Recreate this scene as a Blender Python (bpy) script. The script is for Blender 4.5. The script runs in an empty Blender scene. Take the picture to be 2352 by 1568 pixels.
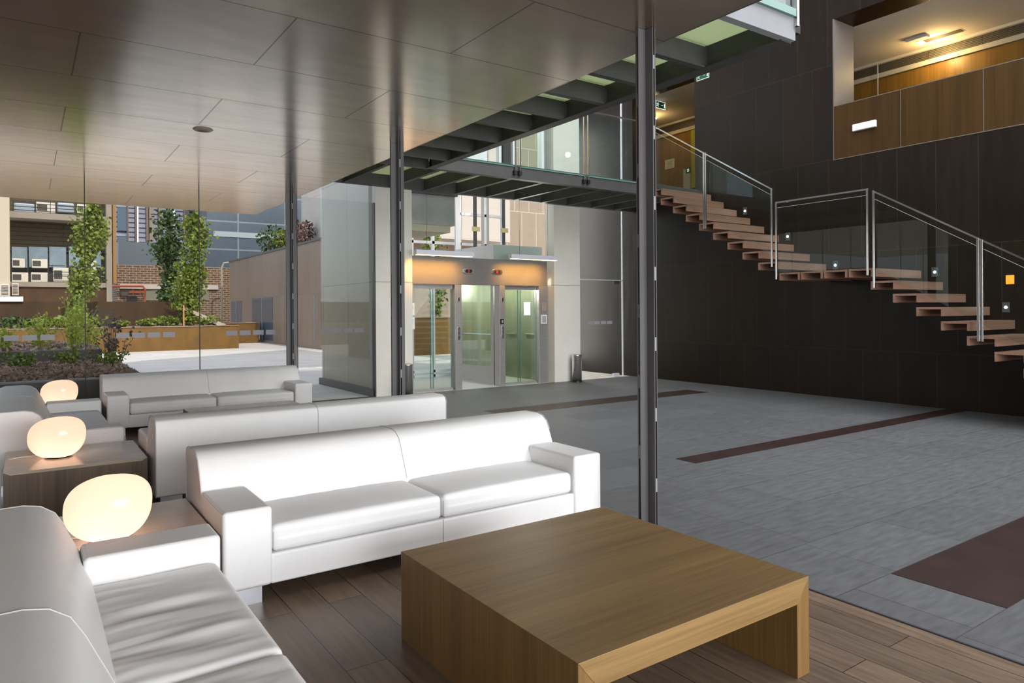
import bpy, bmesh, math, random
from math import sin, cos, pi, radians
from mathutils import Vector, Matrix, noise
random.seed(7)
SC = bpy.context.scene
COL = SC.collection

# ------------------------------------------------------------------ camera
YAW, ROLL, FPX, HC = 0.60713, 0.0065, 1611.1, 1.5
def cam_axes():
    f = Vector((sin(YAW), cos(YAW), 0)); r = Vector((cos(YAW), -sin(YAW), 0)); d = Vector((0, 0, -1))
    c, s = cos(ROLL), sin(ROLL)
    return c*r + s*d, c*d - s*r, f
RR, DD, FF = cam_axes()
cam_d = bpy.data.cameras.new('camera'); cam = bpy.data.objects.new('camera', cam_d); COL.objects.link(cam)
M = Matrix.Identity(4)
for i in range(3):
    M[i][0] = RR[i]; M[i][1] = -DD[i]; M[i][2] = -FF[i]
M[2][3] = HC
cam.matrix_world = M
cam_d.sensor_width = 36; cam_d.lens = FPX*36/2352; cam_d.shift_y = (711.15-784)/2352
cam_d.clip_start = 0.05; cam_d.clip_end = 400
SC.camera = cam

def pt(px, py, Y):
    """surveyed point of the place: sight line through (px, py) met with the plane at depth Y"""
    d = RR*((px-1176)/FPX) + DD*((py-711.15)/FPX) + FF
    return Vector((0, 0, HC)) + d*(Y/d.y)

# ------------------------------------------------------------------ mesh helpers
class MB:
    def __init__(s): s.v = []; s.f = []
    def add(s, vs, fs):
        b = len(s.v); s.v += [tuple(v) for v in vs]; s.f += [tuple(i+b for i in f) for f in fs]; return s
    def box(s, x0, x1, y0, y1, z0, z1):
        return s.add([(x0,y0,z0),(x1,y0,z0),(x1,y1,z0),(x0,y1,z0),(x0,y0,z1),(x1,y0,z1),(x1,y1,z1),(x0,y1,z1)],
                     [(0,3,2,1),(4,5,6,7),(0,1,5,4),(1,2,6,5),(2,3,7,6),(3,0,4,7)])
    def prism(s, poly, axis, a, b):
        """polygon (list of 2-tuples) extruded along axis ('x': poly=(y,z); 'y': poly=(x,z); 'z': poly=(x,y))"""
        n = len(poly)
        def P(p, t):
            return {'x': (t,p[0],p[1]), 'y': (p[0],t,p[1]), 'z': (p[0],p[1],t)}[axis]
        vs = [P(p, a) for p in poly] + [P(p, b) for p in poly]
        fs = [tuple(range(n)), tuple(range(2*n-1, n-1, -1))] + [(i, n+i, n+(i+1) % n, (i+1) % n) for i in range(n)]
        return s.add(vs, fs)
    def tube(s, path, r, n=8, cap=True):
        path = [Vector(p) for p in path]; rings = []
        rr = r if isinstance(r, (list, tuple)) else [r]*len(path)
        for i, p in enumerate(path):
            t = (path[min(i+1, len(path)-1)] - path[max(i-1, 0)]).normalized()
            u = t.cross(Vector((0,0,1)))
            if u.length < 1e-3: u = t.cross(Vector((1,0,0)))
            u.normalize(); w = t.cross(u)
            rings.append([p + (u*cos(2*pi*k/n) + w*sin(2*pi*k/n))*rr[i] for k in range(n)])
        vs = [v for R in rings for v in R]; fs = []
        for i in range(len(path)-1):
            for k in range(n):
                fs.append((i*n+k, i*n+(k+1) % n, (i+1)*n+(k+1) % n, (i+1)*n+k))
        if cap: fs += [tuple(range(n-1, -1, -1)), tuple((len(path)-1)*n+k for k in range(n))]
        return s.add(vs, fs)
    def lathe(s, prof, cx, cy, n=32):
        vs = []; fs = []
        for (r, z) in prof:
            vs += [(cx+r*cos(2*pi*k/n), cy+r*sin(2*pi*k/n), z) for k in range(n)]
        m = len(prof)
        for i in range(m-1):
            for k in range(n):
                fs.append((i*n+k, i*n+(k+1) % n, (i+1)*n+(k+1) % n, (i+1)*n+k))
        fs += [tuple(range(n-1, -1, -1)), tuple((m-1)*n+k for k in range(n))]
        return s.add(vs, fs)
    def leaf(s, p, size, tilt=1.0):
        n = Vector((random.gauss(0,1), random.gauss(0,1), random.gauss(0.4,1))).normalized()
        u = n.orthogonal().normalized(); w = n.cross(u)
        a = random.uniform(0, 2*pi); u, w = u*cos(a)+w*sin(a), w*cos(a)-u*sin(a)
        L = size*random.uniform(.7, 1.3); W = L*.36
        c = Vector(p)
        return s.add([c-u*L*.5, c-u*.1*L+w*W+n*L*.06, c+u*L*.5, c-u*.1*L-w*W+n*L*.06], [(0,1,2,3)])
    def build(s, name, mat, parent=None, bevel=0, smooth=False, seg=3, loc=None):
        me = bpy.data.meshes.new(name); me.from_pydata(s.v, [], s.f); me.validate(); me.update()
        bm = bmesh.new(); bm.from_mesh(me); bmesh.ops.recalc_face_normals(bm, faces=bm.faces); bm.to_mesh(me); bm.free()
        return link(name, me, mat, parent, bevel, smooth, seg, loc)
def link(name, me, mat, parent=None, bevel=0, smooth=False, seg=3, loc=None):
    o = bpy.data.objects.new(name, me); COL.objects.link(o)
    if mat: me.materials.append(mat)
    if parent: o.parent = parent
    if loc: o.location = loc
    if bevel:
        m = o.modifiers.new('bevel', 'BEVEL'); m.width = bevel; m.segments = seg; m.limit_method = 'ANGLE'; m.angle_limit = radians(35); m.harden_normals = True
    if smooth or bevel:
        for p in me.polygons: p.use_smooth = True
    return o
def tag(o, label=None, cat=None, group=None, kind=None):
    if label: o['label'] = label
    if cat: o['category'] = cat
    if group: o['group'] = group
    if kind: o['kind'] = kind
    return o
def thing(name, label, cat, loc=(0,0,0), rz=0, group=None):
    o = bpy.data.objects.new(name, None); COL.objects.link(o); o.empty_display_size = .1
    o.location = loc; o.rotation_euler = (0,0,rz)
    return tag(o, label, cat, group)
def children(o): return [c for c in bpy.data.objects if c.parent == o]
def copy_tree(o, parent=None):
    c = o.copy(); COL.objects.link(c)
    if parent: c.parent = parent
    for ch in children(o): copy_tree(ch, c)
    return c
def struct(name, mb, mat, label=None, cat=None, bevel=0):
    o = mb.build(name, mat, None, bevel); tag(o, label, cat, None, 'structure'); return o
def box(*a): return MB().box(*a)

# ------------------------------------------------------------------ materials
def newmat(name):
    m = bpy.data.materials.new(name); m.use_nodes = True; nt = m.node_tree; nt.nodes.clear()
    out = nt.nodes.new('ShaderNodeOutputMaterial'); return m, nt, out
def N(nt, t, **k):
    n = nt.nodes.new(t)
    for a, v in k.items():
        if a in ('ops',): continue
        if hasattr(n, a): setattr(n, a, v)
        else: n.inputs[a.replace('_', ' ')].default_value = v
    return n
def rgb(c): return (c[0], c[1], c[2], 1)
def S(r, g, b):
    f = lambda u: (u/255/12.92) if u/255 <= .04045 else ((u/255+.055)/1.055)**2.4
    return (f(r), f(g), f(b))
def coords(nt, uaxis='X', vaxis='Y', du=0, dv=0, su=1, sv=1):
    tc = nt.nodes.new('ShaderNodeTexCoord'); sp = nt.nodes.new('ShaderNodeSeparateXYZ'); nt.links.new(tc.outputs['Object'], sp.inputs[0])
    cb = nt.nodes.new('ShaderNodeCombineXYZ')
    for ax, d, sc, i in ((uaxis, du, su, 0), (vaxis, dv, sv, 1)):
        m = nt.nodes.new('ShaderNodeMath'); m.operation = 'MULTIPLY_ADD'; nt.links.new(sp.outputs[ax], m.inputs[0]); m.inputs[1].default_value = sc; m.inputs[2].default_value = d
        nt.links.new(m.outputs[0], cb.inputs[i])
    return cb.outputs[0]
def plain(name, col, rough=.5, metal=0, spec=.5, var=0, vscale=6, bump=0, bscale=40, coat=0, stretch=None, aniso=0):
    m, nt, out = newmat(name); p = nt.nodes.new('ShaderNodeBsdfPrincipled'); nt.links.new(p.outputs[0], out.inputs[0])
    p.inputs['Base Color'].default_value = rgb(col); p.inputs['Roughness'].default_value = rough; p.inputs['Metallic'].default_value = metal
    p.inputs['Specular IOR Level'].default_value = spec; p.inputs['Coat Weight'].default_value = coat; p.inputs['Coat Roughness'].default_value = .08
    p.inputs['Anisotropic'].default_value = aniso
    tc = nt.nodes.new('ShaderNodeTexCoord'); src = tc.outputs['Object']
    if stretch:
        mp = nt.nodes.new('ShaderNodeMapping'); mp.inputs['Scale'].default_value = stretch; nt.links.new(src, mp.inputs[0]); src = mp.outputs[0]
    if var:
        nz = nt.nodes.new('ShaderNodeTexNoise'); nz.inputs['Scale'].default_value = vscale; nz.inputs['Detail'].default_value = 6; nz.inputs['Roughness'].default_value = .65; nt.links.new(src, nz.inputs['Vector'])
        mx = nt.nodes.new('ShaderNodeMix'); mx.data_type = 'RGBA'; nt.links.new(nz.outputs[0], mx.inputs['Factor'])
        mr = nt.nodes.new('ShaderNodeMapRange'); mr.inputs[1].default_value = .3; mr.inputs[2].default_value = .7; nt.links.new(nz.outputs[0], mr.inputs[0]); nt.links.new(mr.outputs[0], mx.inputs['Factor'])
        mx.inputs['A'].default_value = rgb([c*(1-var) for c in col]); mx.inputs['B'].default_value = rgb([min(1, c*(1+var)) for c in col])
        nt.links.new(mx.outputs['Result'], p.inputs['Base Color'])
    if bump:
        nb = nt.nodes.new('ShaderNodeTexNoise'); nb.inputs['Scale'].default_value = bscale; nb.inputs['Detail'].default_value = 4; nt.links.new(src, nb.inputs['Vector'])
        b = nt.nodes.new('ShaderNodeBump'); b.inputs['Strength'].default_value = bump; b.inputs['Distance'].default_value = .01; nt.links.new(nb.outputs[0], b.inputs['Height']); nt.links.new(b.outputs[0], p.inputs['Normal'])
    return m
def panels(name, c1, c2, mortar, ua, va, w, h, msize, du=0, dv=0, rough=.4, metal=0, offset=.5, grain=None, gvar=.25, gscale=3, spec=.5, rvar=0, bump=0, sun=1, freq=2, aniso=0, mrough=None):
    """slab, plank or tile surface: brick grid with tone changes per piece and streaky grain"""
    m, nt, out = newmat(name); p = nt.nodes.new('ShaderNodeBsdfPrincipled'); nt.links.new(p.outputs[0], out.inputs[0])
    v = coords(nt, ua, va, du, dv)
    b = nt.nodes.new('ShaderNodeTexBrick'); b.offset = offset; b.offset_frequency = freq; b.squash = sun; b.squash_frequency = 3
    b.inputs['Scale'].default_value = 1; b.inputs['Brick Width'].default_value = w; b.inputs['Row Height'].default_value = h
    b.inputs['Mortar Size'].default_value = msize; b.inputs['Mortar Smooth'].default_value = 0; b.inputs['Bias'].default_value = 0
    b.inputs['Color1'].default_value = rgb(c1); b.inputs['Color2'].default_value = rgb(c2); b.inputs['Mortar'].default_value = rgb(mortar)
    nt.links.new(v, b.inputs['Vector'])
    mp = nt.nodes.new('ShaderNodeMapping'); mp.inputs['Scale'].default_value = grain or (1,1,1); nt.links.new(v, mp.inputs[0])
    nz = nt.nodes.new('ShaderNodeTexNoise'); nz.inputs['Scale'].default_value = gscale; nz.inputs['Detail'].default_value = 8; nz.inputs['Roughness'].default_value = .65; nt.links.new(mp.outputs[0], nz.inputs['Vector'])
    mr = nt.nodes.new('ShaderNodeMapRange'); mr.inputs[1].default_value = .3; mr.inputs[2].default_value = .7; mr.inputs[3].default_value = 1-gvar; mr.inputs[4].default_value = 1+gvar; nt.links.new(nz.outputs[0], mr.inputs[0])
    mu = nt.nodes.new('ShaderNodeVectorMath'); mu.operation = 'SCALE'; nt.links.new(b.outputs['Color'], mu.inputs[0]); nt.links.new(mr.outputs[0], mu.inputs['Scale'])
    nt.links.new(mu.outputs[0], p.inputs['Base Color'])
    p.inputs['Roughness'].default_value = rough; p.inputs['Metallic'].default_value = metal; p.inputs['Specular IOR Level'].default_value = spec; p.inputs['Anisotropic'].default_value = aniso
    if rvar:
        m2 = nt.nodes.new('ShaderNodeMapRange'); m2.inputs[1].default_value = .3; m2.inputs[2].default_value = .7; m2.inputs[3].default_value = rough-rvar; m2.inputs[4].default_value = rough+rvar; nt.links.new(nz.outputs[0], m2.inputs[0]); nt.links.new(m2.outputs[0], p.inputs['Roughness'])
    if bump:
        bp = nt.nodes.new('ShaderNodeBump'); bp.inputs['Strength'].default_value = bump; bp.inputs['Distance'].default_value = .004; nt.links.new(mr.outputs[0], bp.inputs['Height']); nt.links.new(bp.outputs[0], p.inputs['Normal'])
    return m
def woodm(name, c1, c2, axis, rough=.4, spec=.4, fine=60, coat=0):
    """straight grained veneer, the grain running along axis"""
    m, nt, out = newmat(name); p = nt.nodes.new('ShaderNodeBsdfPrincipled'); nt.links.new(p.outputs[0], out.inputs[0])
    tc = nt.nodes.new('ShaderNodeTexCoord'); mp = nt.nodes.new('ShaderNodeMapping'); sc = [fine]*3; sc['XYZ'.index(axis)] = fine*.02; mp.inputs['Scale'].default_value = sc; nt.links.new(tc.outputs['Object'], mp.inputs[0])
    nz = nt.nodes.new('ShaderNodeTexNoise'); nz.inputs['Scale'].default_value = 1; nz.inputs['Detail'].default_value = 5; nz.inputs['Roughness'].default_value = .7; nt.links.new(mp.outputs[0], nz.inputs['Vector'])
    mp2 = nt.nodes.new('ShaderNodeMapping'); sc2 = [5]*3; sc2['XYZ'.index(axis)] = .3; mp2.inputs['Scale'].default_value = sc2; nt.links.new(tc.outputs['Object'], mp2.inputs[0])
    n2 = nt.nodes.new('ShaderNodeTexNoise'); n2.inputs['Scale'].default_value = 1; n2.inputs['Detail'].default_value = 3; nt.links.new(mp2.outputs[0], n2.inputs['Vector'])
    ad = nt.nodes.new('ShaderNodeMath'); ad.operation = 'MULTIPLY_ADD'; nt.links.new(n2.outputs[0], ad.inputs[0]); ad.inputs[1].default_value = .5; 
    ml = nt.nodes.new('ShaderNodeMath'); ml.operation = 'MULTIPLY'; nt.links.new(nz.outputs[0], ml.inputs[0]); ml.inputs[1].default_value = .6; nt.links.new(ml.outputs[0], ad.inputs[2])
    cr = nt.nodes.new('ShaderNodeValToRGB'); cr.color_ramp.elements[0].position = .38; cr.color_ramp.elements[1].position = .7; cr.color_ramp.elements[0].color = rgb(c1); cr.color_ramp.elements[1].color = rgb(c2); nt.links.new(ad.outputs[0], cr.inputs[0]); nt.links.new(cr.outputs[0], p.inputs['Base Color'])
    p.inputs['Roughness'].default_value = rough; p.inputs['Specular IOR Level'].default_value = spec; p.inputs['Coat Weight'].default_value = coat; p.inputs['Coat Roughness'].default_value = .15
    return m
def glassm(name, tint=(.96,.98,.97), f0=.045, fmax=.9, rough=0.0, power=5):
    """thin architectural pane: clear transmission mixed with a mirror reflection by angle"""
    m, nt, out = newmat(name)
    lw = nt.nodes.new('ShaderNodeLayerWeight'); lw.inputs['Blend'].default_value = .5
    pw = nt.nodes.new('ShaderNodeMath'); pw.operation = 'POWER'; nt.links.new(lw.outputs['Facing'], pw.inputs[0]); pw.inputs[1].default_value = power
    ma = nt.nodes.new('ShaderNodeMath'); ma.operation = 'MULTIPLY_ADD'; nt.links.new(pw.outputs[0], ma.inputs[0]); ma.inputs[1].default_value = fmax-f0; ma.inputs[2].default_value = f0
    t = nt.nodes.new('ShaderNodeBsdfTransparent'); t.inputs[0].default_value = rgb(tint)
    g = nt.nodes.new('ShaderNodeBsdfGlossy'); g.inputs['Roughness'].default_value = rough; g.inputs[0].default_value = (.95,.97,1,1)
    mx = nt.nodes.new('ShaderNodeMixShader'); nt.links.new(ma.outputs[0], mx.inputs[0]); nt.links.new(t.outputs[0], mx.inputs[1]); nt.links.new(g.outputs[0], mx.inputs[2]); nt.links.new(mx.outputs[0], out.inputs[0])
    return m
def emit(name, col, s):
    m, nt, out = newmat(name); e = nt.nodes.new('ShaderNodeEmission'); e.inputs[0].default_value = rgb(col); e.inputs[1].default_value = s; nt.links.new(e.outputs[0], out.inputs[0]); return m
def transl(name, col, tw=.8, rough=.3, gl=.06, em=None, ems=0, trans=0):
    """milky panel or opal glass: light passes diffusely"""
    m, nt, out = newmat(name)
    t = nt.nodes.new('ShaderNodeBsdfTranslucent'); t.inputs[0].default_value = rgb(col)
    d = nt.nodes.new('ShaderNodeBsdfDiffuse'); d.inputs[0].default_value = rgb(col)
    mx = nt.nodes.new('ShaderNodeMixShader'); mx.inputs[0].default_value = tw; nt.links.new(d.outputs[0], mx.inputs[1]); nt.links.new(t.outputs[0], mx.inputs[2])
    g = nt.nodes.new('ShaderNodeBsdfGlossy'); g.inputs['Roughness'].default_value = rough
    m2 = nt.nodes.new('ShaderNodeMixShader'); m2.inputs[0].default_value = gl; nt.links.new(mx.outputs[0], m2.inputs[1]); nt.links.new(g.outputs[0], m2.inputs[2])
    last = m2.outputs[0]
    if trans:
        tr = nt.nodes.new('ShaderNodeBsdfTransparent'); tr.inputs[0].default_value = rgb(col); m3 = nt.nodes.new('ShaderNodeMixShader'); m3.inputs[0].default_value = trans; nt.links.new(last, m3.inputs[1]); nt.links.new(tr.outputs[0], m3.inputs[2]); last = m3.outputs[0]
    if em:
        e = nt.nodes.new('ShaderNodeEmission'); e.inputs[0].default_value = rgb(em); e.inputs[1].default_value = ems
        a = nt.nodes.new('ShaderNodeAddShader'); nt.links.new(last, a.inputs[0]); nt.links.new(e.outputs[0], a.inputs[1]); last = a.outputs[0]
    nt.links.new(last, out.inputs[0]); return m

leather = plain('white_leather', (.85,.84,.83), .42, spec=.35, var=.03, vscale=3, bump=.08, bscale=220)
piping_m = plain('leather_piping', (.52,.50,.48), .5)
brushed = plain('brushed_steel', (.46,.44,.42), .42, metal=.75, var=.12, vscale=3, stretch=(1,1,30))
steel_leg = plain('satin_steel', (.62,.64,.68), .35, metal=1)
stainless = plain('dark_stainless', (.20,.19,.185), .42, metal=.3, var=.15, vscale=2, stretch=(.4,1,1), aniso=.4)
steelp = plain('grey_painted_steel', (.06,.058,.056), .5, spec=.4, var=.12, vscale=4)
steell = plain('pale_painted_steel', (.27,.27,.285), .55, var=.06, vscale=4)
steelc = plain('column_steel', (.105,.10,.10), .42, metal=.1, var=.15, vscale=5, stretch=(1,1,.15))
table_x = woodm('oak_veneer_across', S(104,80,46), S(142,113,70), 'X', .38)
table_z = woodm('oak_veneer_upright', S(94,68,34), S(134,102,58), 'Z', .4)
side_x = woodm('greyed_oak_lit_top', S(172,156,136), S(198,182,160), 'X', .18, spec=.6)  # paler than the uprights: reflected brightness on the tops put into the colour
side_z = woodm('greyed_oak_upright', S(92,78,66), S(122,106,90), 'Z', .4)
woodfloor = panels('oak_planks', S(128,108,90), S(104,88,74), S(52,42,36), 'Y', 'X', 1.9, .185, .0022, du=.3, dv=.02, rough=.34, offset=.37, grain=(1.2,14,1), gvar=.28, gscale=2.5, spec=.45, rvar=.06, bump=.15)
stone = panels('slate_slabs', S(100,100,101), S(92,92,93), S(72,72,74), 'X', 'Y', .86, .57, .0035, du=.24, dv=-1.466+5.7, rough=.5, offset=.5, grain=(1.0,5,1), gvar=.2, gscale=5, spec=.4, rvar=.06, bump=.085, sun=1.45)
rust_strip = plain('rusted_steel_inlay', S(48,29,22), .45, spec=.5, var=.3, vscale=4)
darkwall = panels('dark_wall_panels', S(31,21,13), S(25,17,10), S(60,48,38), 'Y', 'Z', .5665, 1.588, .0028, du=-.153, dv=.778, rough=.34, grain=(5,.6,1), gvar=.2, gscale=2, spec=.27, rvar=.06)
soffit = panels('soffit_panels', (.15,.095,.055), (.13,.082,.047), (.04,.033,.026), 'X', 'Y', 2.25, 1.035, .005, du=-2.565, dv=-4.46+10.35, rough=.22, metal=.5, grain=(1.2,5,1), gvar=.07, gscale=1.2, spec=.6)
def lacquer(m, tint, rough):
    """swap the plain surface for brown veneer under lacquer: matt when seen square on, mirror-like at a glance"""
    nt = m.node_tree; p = next(n for n in nt.nodes if n.type == 'BSDF_PRINCIPLED'); col = p.inputs['Base Color'].links[0].from_socket; out = next(n for n in nt.nodes if n.type == 'OUTPUT_MATERIAL')
    d = nt.nodes.new('ShaderNodeBsdfDiffuse'); nt.links.new(col, d.inputs[0]); g = nt.nodes.new('ShaderNodeBsdfGlossy'); g.inputs[0].default_value = rgb(tint); g.inputs['Roughness'].default_value = rough
    lw = nt.nodes.new('ShaderNodeLayerWeight'); lw.inputs['Blend'].default_value = .5
    pw = nt.nodes.new('ShaderNodeMath'); pw.operation = 'POWER'; nt.links.new(lw.outputs['Facing'], pw.inputs[0]); pw.inputs[1].default_value = 3.3
    ml = nt.nodes.new('ShaderNodeMath'); ml.operation = 'MULTIPLY'; ml.use_clamp = True; nt.links.new(pw.outputs[0], ml.inputs[0]); ml.inputs[1].default_value = 2.4
    mx = nt.nodes.new('ShaderNodeMixShader'); br = next(n for n in nt.nodes if n.type == 'TEX_BRICK'); j = nt.nodes.new('ShaderNodeMath'); j.operation = 'MULTIPLY_ADD'; nt.links.new(br.outputs['Fac'], j.inputs[0]); j.inputs[1].default_value = -.5; j.inputs[2].default_value = 1
    j2 = nt.nodes.new('ShaderNodeMath'); j2.operation = 'MULTIPLY'; nt.links.new(ml.outputs[0], j2.inputs[0]); nt.links.new(j.outputs[0], j2.inputs[1])
    nz = next(n for n in nt.nodes if n.type == 'TEX_NOISE'); tr = nt.nodes.new('ShaderNodeMapRange'); tr.inputs[1].default_value = .3; tr.inputs[2].default_value = .7; tr.inputs[3].default_value = .88; tr.inputs[4].default_value = 1.0; nt.links.new(nz.outputs[0], tr.inputs[0])
    tv = nt.nodes.new('ShaderNodeVectorMath'); tv.operation = 'SCALE'; tv.inputs[0].default_value = tint; nt.links.new(tr.outputs[0], tv.inputs['Scale']); nt.links.new(tv.outputs[0], g.inputs[0])
    nt.links.new(j2.outputs[0], mx.inputs[0]); nt.links.new(d.outputs[0], mx.inputs[1]); nt.links.new(g.outputs[0], mx.inputs[2]); nt.links.new(mx.outputs[0], out.inputs[0]); nt.nodes.remove(p)
lacquer(soffit, (1,.925,.84), .17)
paleston = panels('pale_stone_cladding', S(224,220,210), S(219,215,205), S(150,146,136), 'X', 'Z', 4, 2.0, .006, dv=8, rough=.55, gvar=.04, gscale=2)
greystone = panels('grey_stone_cladding', S(190,174,150), S(182,166,143), S(120,114,104), 'Y', 'Z', 1.3, 2.0, .006, du=.3, dv=0, rough=.4, offset=0, gvar=.07, gscale=3, grain=(6,.4,1))
plaster = plain('white_plaster', (.75,.74,.72), .8)
cream = plain('cream_plaster', (.62,.56,.47), .8)
greyw = plain('grey_render', (.4,.4,.4), .8)
woodpar = woodm('parapet_veneer', S(54,36,12), S(74,51,20), 'Z', .4, spec=.2, fine=30)
woodback = woodm('corridor_veneer', S(120,86,36), S(152,114,54), 'Z', .4, fine=25)
treadw = woodm('tread_wood', S(120,88,72), S(146,112,94), 'X', .42, fine=40)
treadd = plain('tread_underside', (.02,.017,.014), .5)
glass = glassm('clear_glass', (.93,.95,.95), f0=.0004, fmax=.5, power=7)
glassr = glassm('railing_glass', (.90,.95,.93), f0=.018, fmax=.5)
glassg = glassm('green_glass', (.90,.965,.935), f0=.06, fmax=.7)
glassclad = glassm('cladding_glass', (.95,.96,.95), f0=.02, fmax=.28)
edgeg = plain('glass_edge', (.10,.22,.18), .15, spec=.6)
joint_m = plain('silicone_joint', (.05,.035,.03), .6)
sticker_m = transl('frosted_sticker', (.52,.51,.54), .5, trans=.45)
floorglass = transl('milky_floor_glass', (.50,.53,.38), .9, rough=.2, gl=.05)
opal = transl('opal_glass', (1.0,.80,.71), .85, rough=.12, gl=.05, em=(1,.66,.50), ems=.2)
lampbase = plain('lamp_base_metal', (.08,.07,.06), .3, metal=.6)
cordm = plain('white_cord', (.8,.79,.77), .5)
binm = plain('polished_bin_steel', (.80,.79,.78), .24, metal=1)
black = plain('black_plastic', (.012,.012,.012), .4)
chrome = plain('chrome', (.62,.61,.60), .2, metal=1)
white_paint = plain('white_paint', (.82,.82,.84), .5)
alu = plain('aluminium', (.70,.71,.76), .45, metal=.2)
red_led = emit('red_led', (1,.02,.03), 3)
warm_tube = emit('warm_tube', (1,.66,.25), 6)
white_led = emit('white_led', (.9,.95,1), 12)
bulb_m = emit('bulb', (1,.8,.35), 25)
green_sign = plain('sign_green', S(20,92,48), .5)
sign_white = emit('sign_white', (.85,.95,.85), .75)
paper = plain('paper', (.80,.72,.58), .8)
paperw = plain('white_paper', (.8,.82,.84), .7)
ink = plain('ink', (.22,.2,.19), .8)
corten = plain('corten_steel', S(106,74,22), .7, var=.28, vscale=2.2, stretch=(1,1,.5))
cortend = plain('shaded_corten', S(66,44,14), .75, var=.35, vscale=1.5, stretch=(1,1,.3))  # darker copy of corten, shade on the retaining wall put into the colour
paving = panels('pale_paving', S(206,198,190), S(196,188,180), S(166,158,150), 'X', 'Y', 1.2, .6, .006, rough=.7, gvar=.06, gscale=1.5)
mulchm = plain('bark_mulch', S(112,88,76), .9, var=.65, vscale=22, bump=1, bscale=30)
planterm = plain('planter_steel', (.10,.085,.075), .45, var=.2, vscale=3)
leafm = plain('leaf_green', S(110,122,48), .5, spec=.3, var=.45, vscale=9)
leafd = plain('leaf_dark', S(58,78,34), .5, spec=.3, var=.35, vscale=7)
leafy = plain('leaf_yellow_green', S(160,172,58), .55, var=.3, vscale=7)
dryt = plain('dry_twigs', S(86,70,62), .8)
bark = plain('bark', S(168,150,126), .8, var=.2, vscale=12)
brick = panels('old_brick', S(96,72,52), S(78,58,42), S(150,128,108), 'X', 'Z', .36, .13, .016, rough=.85, gvar=.2, gscale=3)
facade = panels('brown_facade', S(150,130,114), S(140,121,106), S(120,102,90), 'Y', 'Z', .62, 2.2, .006, rough=.45, gvar=.1, gscale=2, grain=(6,.5,1))
facadel = panels('pale_facade', S(196,186,176), S(188,178,168), S(170,160,150), 'Y', 'Z', 1.2, 2.2, .008, rough=.6, gvar=.05, gscale=2)
concrete = plain('concrete', S(142,130,116), .85, var=.08, vscale=1.5)
dimwall = panels('dim_louvre_wall', S(80,68,44), S(72,60,38), S(50,42,28), 'X', 'Z', 8, .22, .02, rough=.7, gvar=.1)
winm = plain('window_glass', (.10,.13,.17), .08, spec=.9)
winl = plain('light_window_glass', (.28,.36,.36), .1, spec=.9)
bluew = panels('blue_glazing', S(76,86,98), S(70,80,90), S(116,124,130), 'X', 'Z', 3.2, 1.9, .05, rough=.25, offset=0, gvar=.08, spec=.7)
louvre = panels('louvre_slats', S(150,152,168), S(142,144,160), S(44,46,60), 'X', 'Z', 30, .34, .045, rough=.5, offset=0, gvar=.03)
acm = plain('ac_white', S(205,196,182), .5)
acd = plain('ac_grille', S(70,62,52), .6)
slatd = plain('grille_dark', (.05,.04,.03), .6)
grille = panels('vent_grille', (.13,.11,.08), (.12,.1,.07), (.03,.025,.02), 'Y', 'Z', .9, .03, .006, rough=.5, offset=0, gvar=.05)
rustpipe = plain('rust_pipe', S(150,60,30), .6)
yellow_door = plain('lime_paint', S(176,170,20), .6)

# ================================================================== SETTING
WX = 11.15                     # dark wall plane
EDGE = 3.43                    # oak floor / slate boundary
HCEIL = 3.375
GY = 11.40                     # glass front
struct('floor', box(EDGE, WX+.02, -5.5, GY, -.06, 0), stone, 'grey slate slab floor of the atrium', 'floor')
struct('floor', box(-7, EDGE-.012, -5.5, GY, -.06, 0), woodfloor, 'brown oak plank floor of the lounge', 'floor')
struct('trim_1', box(EDGE-.012, EDGE, -5.5, GY, -.06, .006), plain('edge_strip', (.05,.05,.055), .5), 'dark edge strip between oak planks and slate', 'trim')
struct('ceiling', box(-7, 3.70, -5.5, 14.0, HCEIL, 3.47), soffit, 'glossy bronze panelled soffit over the lounge', 'ceiling')
struct('ground', box(-40, 40, GY, 90, -.08, -.002), paving, 'pale paving of the courtyard', 'ground')
struct('wall_left', box(-7.2, -7, -5.5, GY, 0, 3.47), plain('dark_plaster', (.22,.2,.18), .7))
mb = MB().box(-7.2, WX+.6, -5.7, -5.5, 3.2, 8.6).box(3.3, WX+3, -5.9, -5.7, 3.2, 24).box(-7.2, -6.4, -5.7, -5.5, 0, 3.2).box(8.6, WX+.6, -5.7, -5.5, 0, 3.2)  # the tall slab is added out of view to block sun from the atrium
struct('wall_back_sunblock', mb, greyw)
# unseen building mass over the lounge; north front slanted just to shape the court's shade
mb = MB().prism([(-7.2,-5.7),(3.68,-5.7),(3.68,11.55),(-7.2,5.3)], 'z', 3.9, 13.0)
mb.box(-7.2, 3.6, -5.7, 13.9, 3.47, 3.9)
mb.prism([(3.68,11.75),(9.6,11.75),(9.6,15.1),(3.68,11.78)], 'z', 7.2, 13.0)
struct('wall_upper', mb, greyw)
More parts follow.
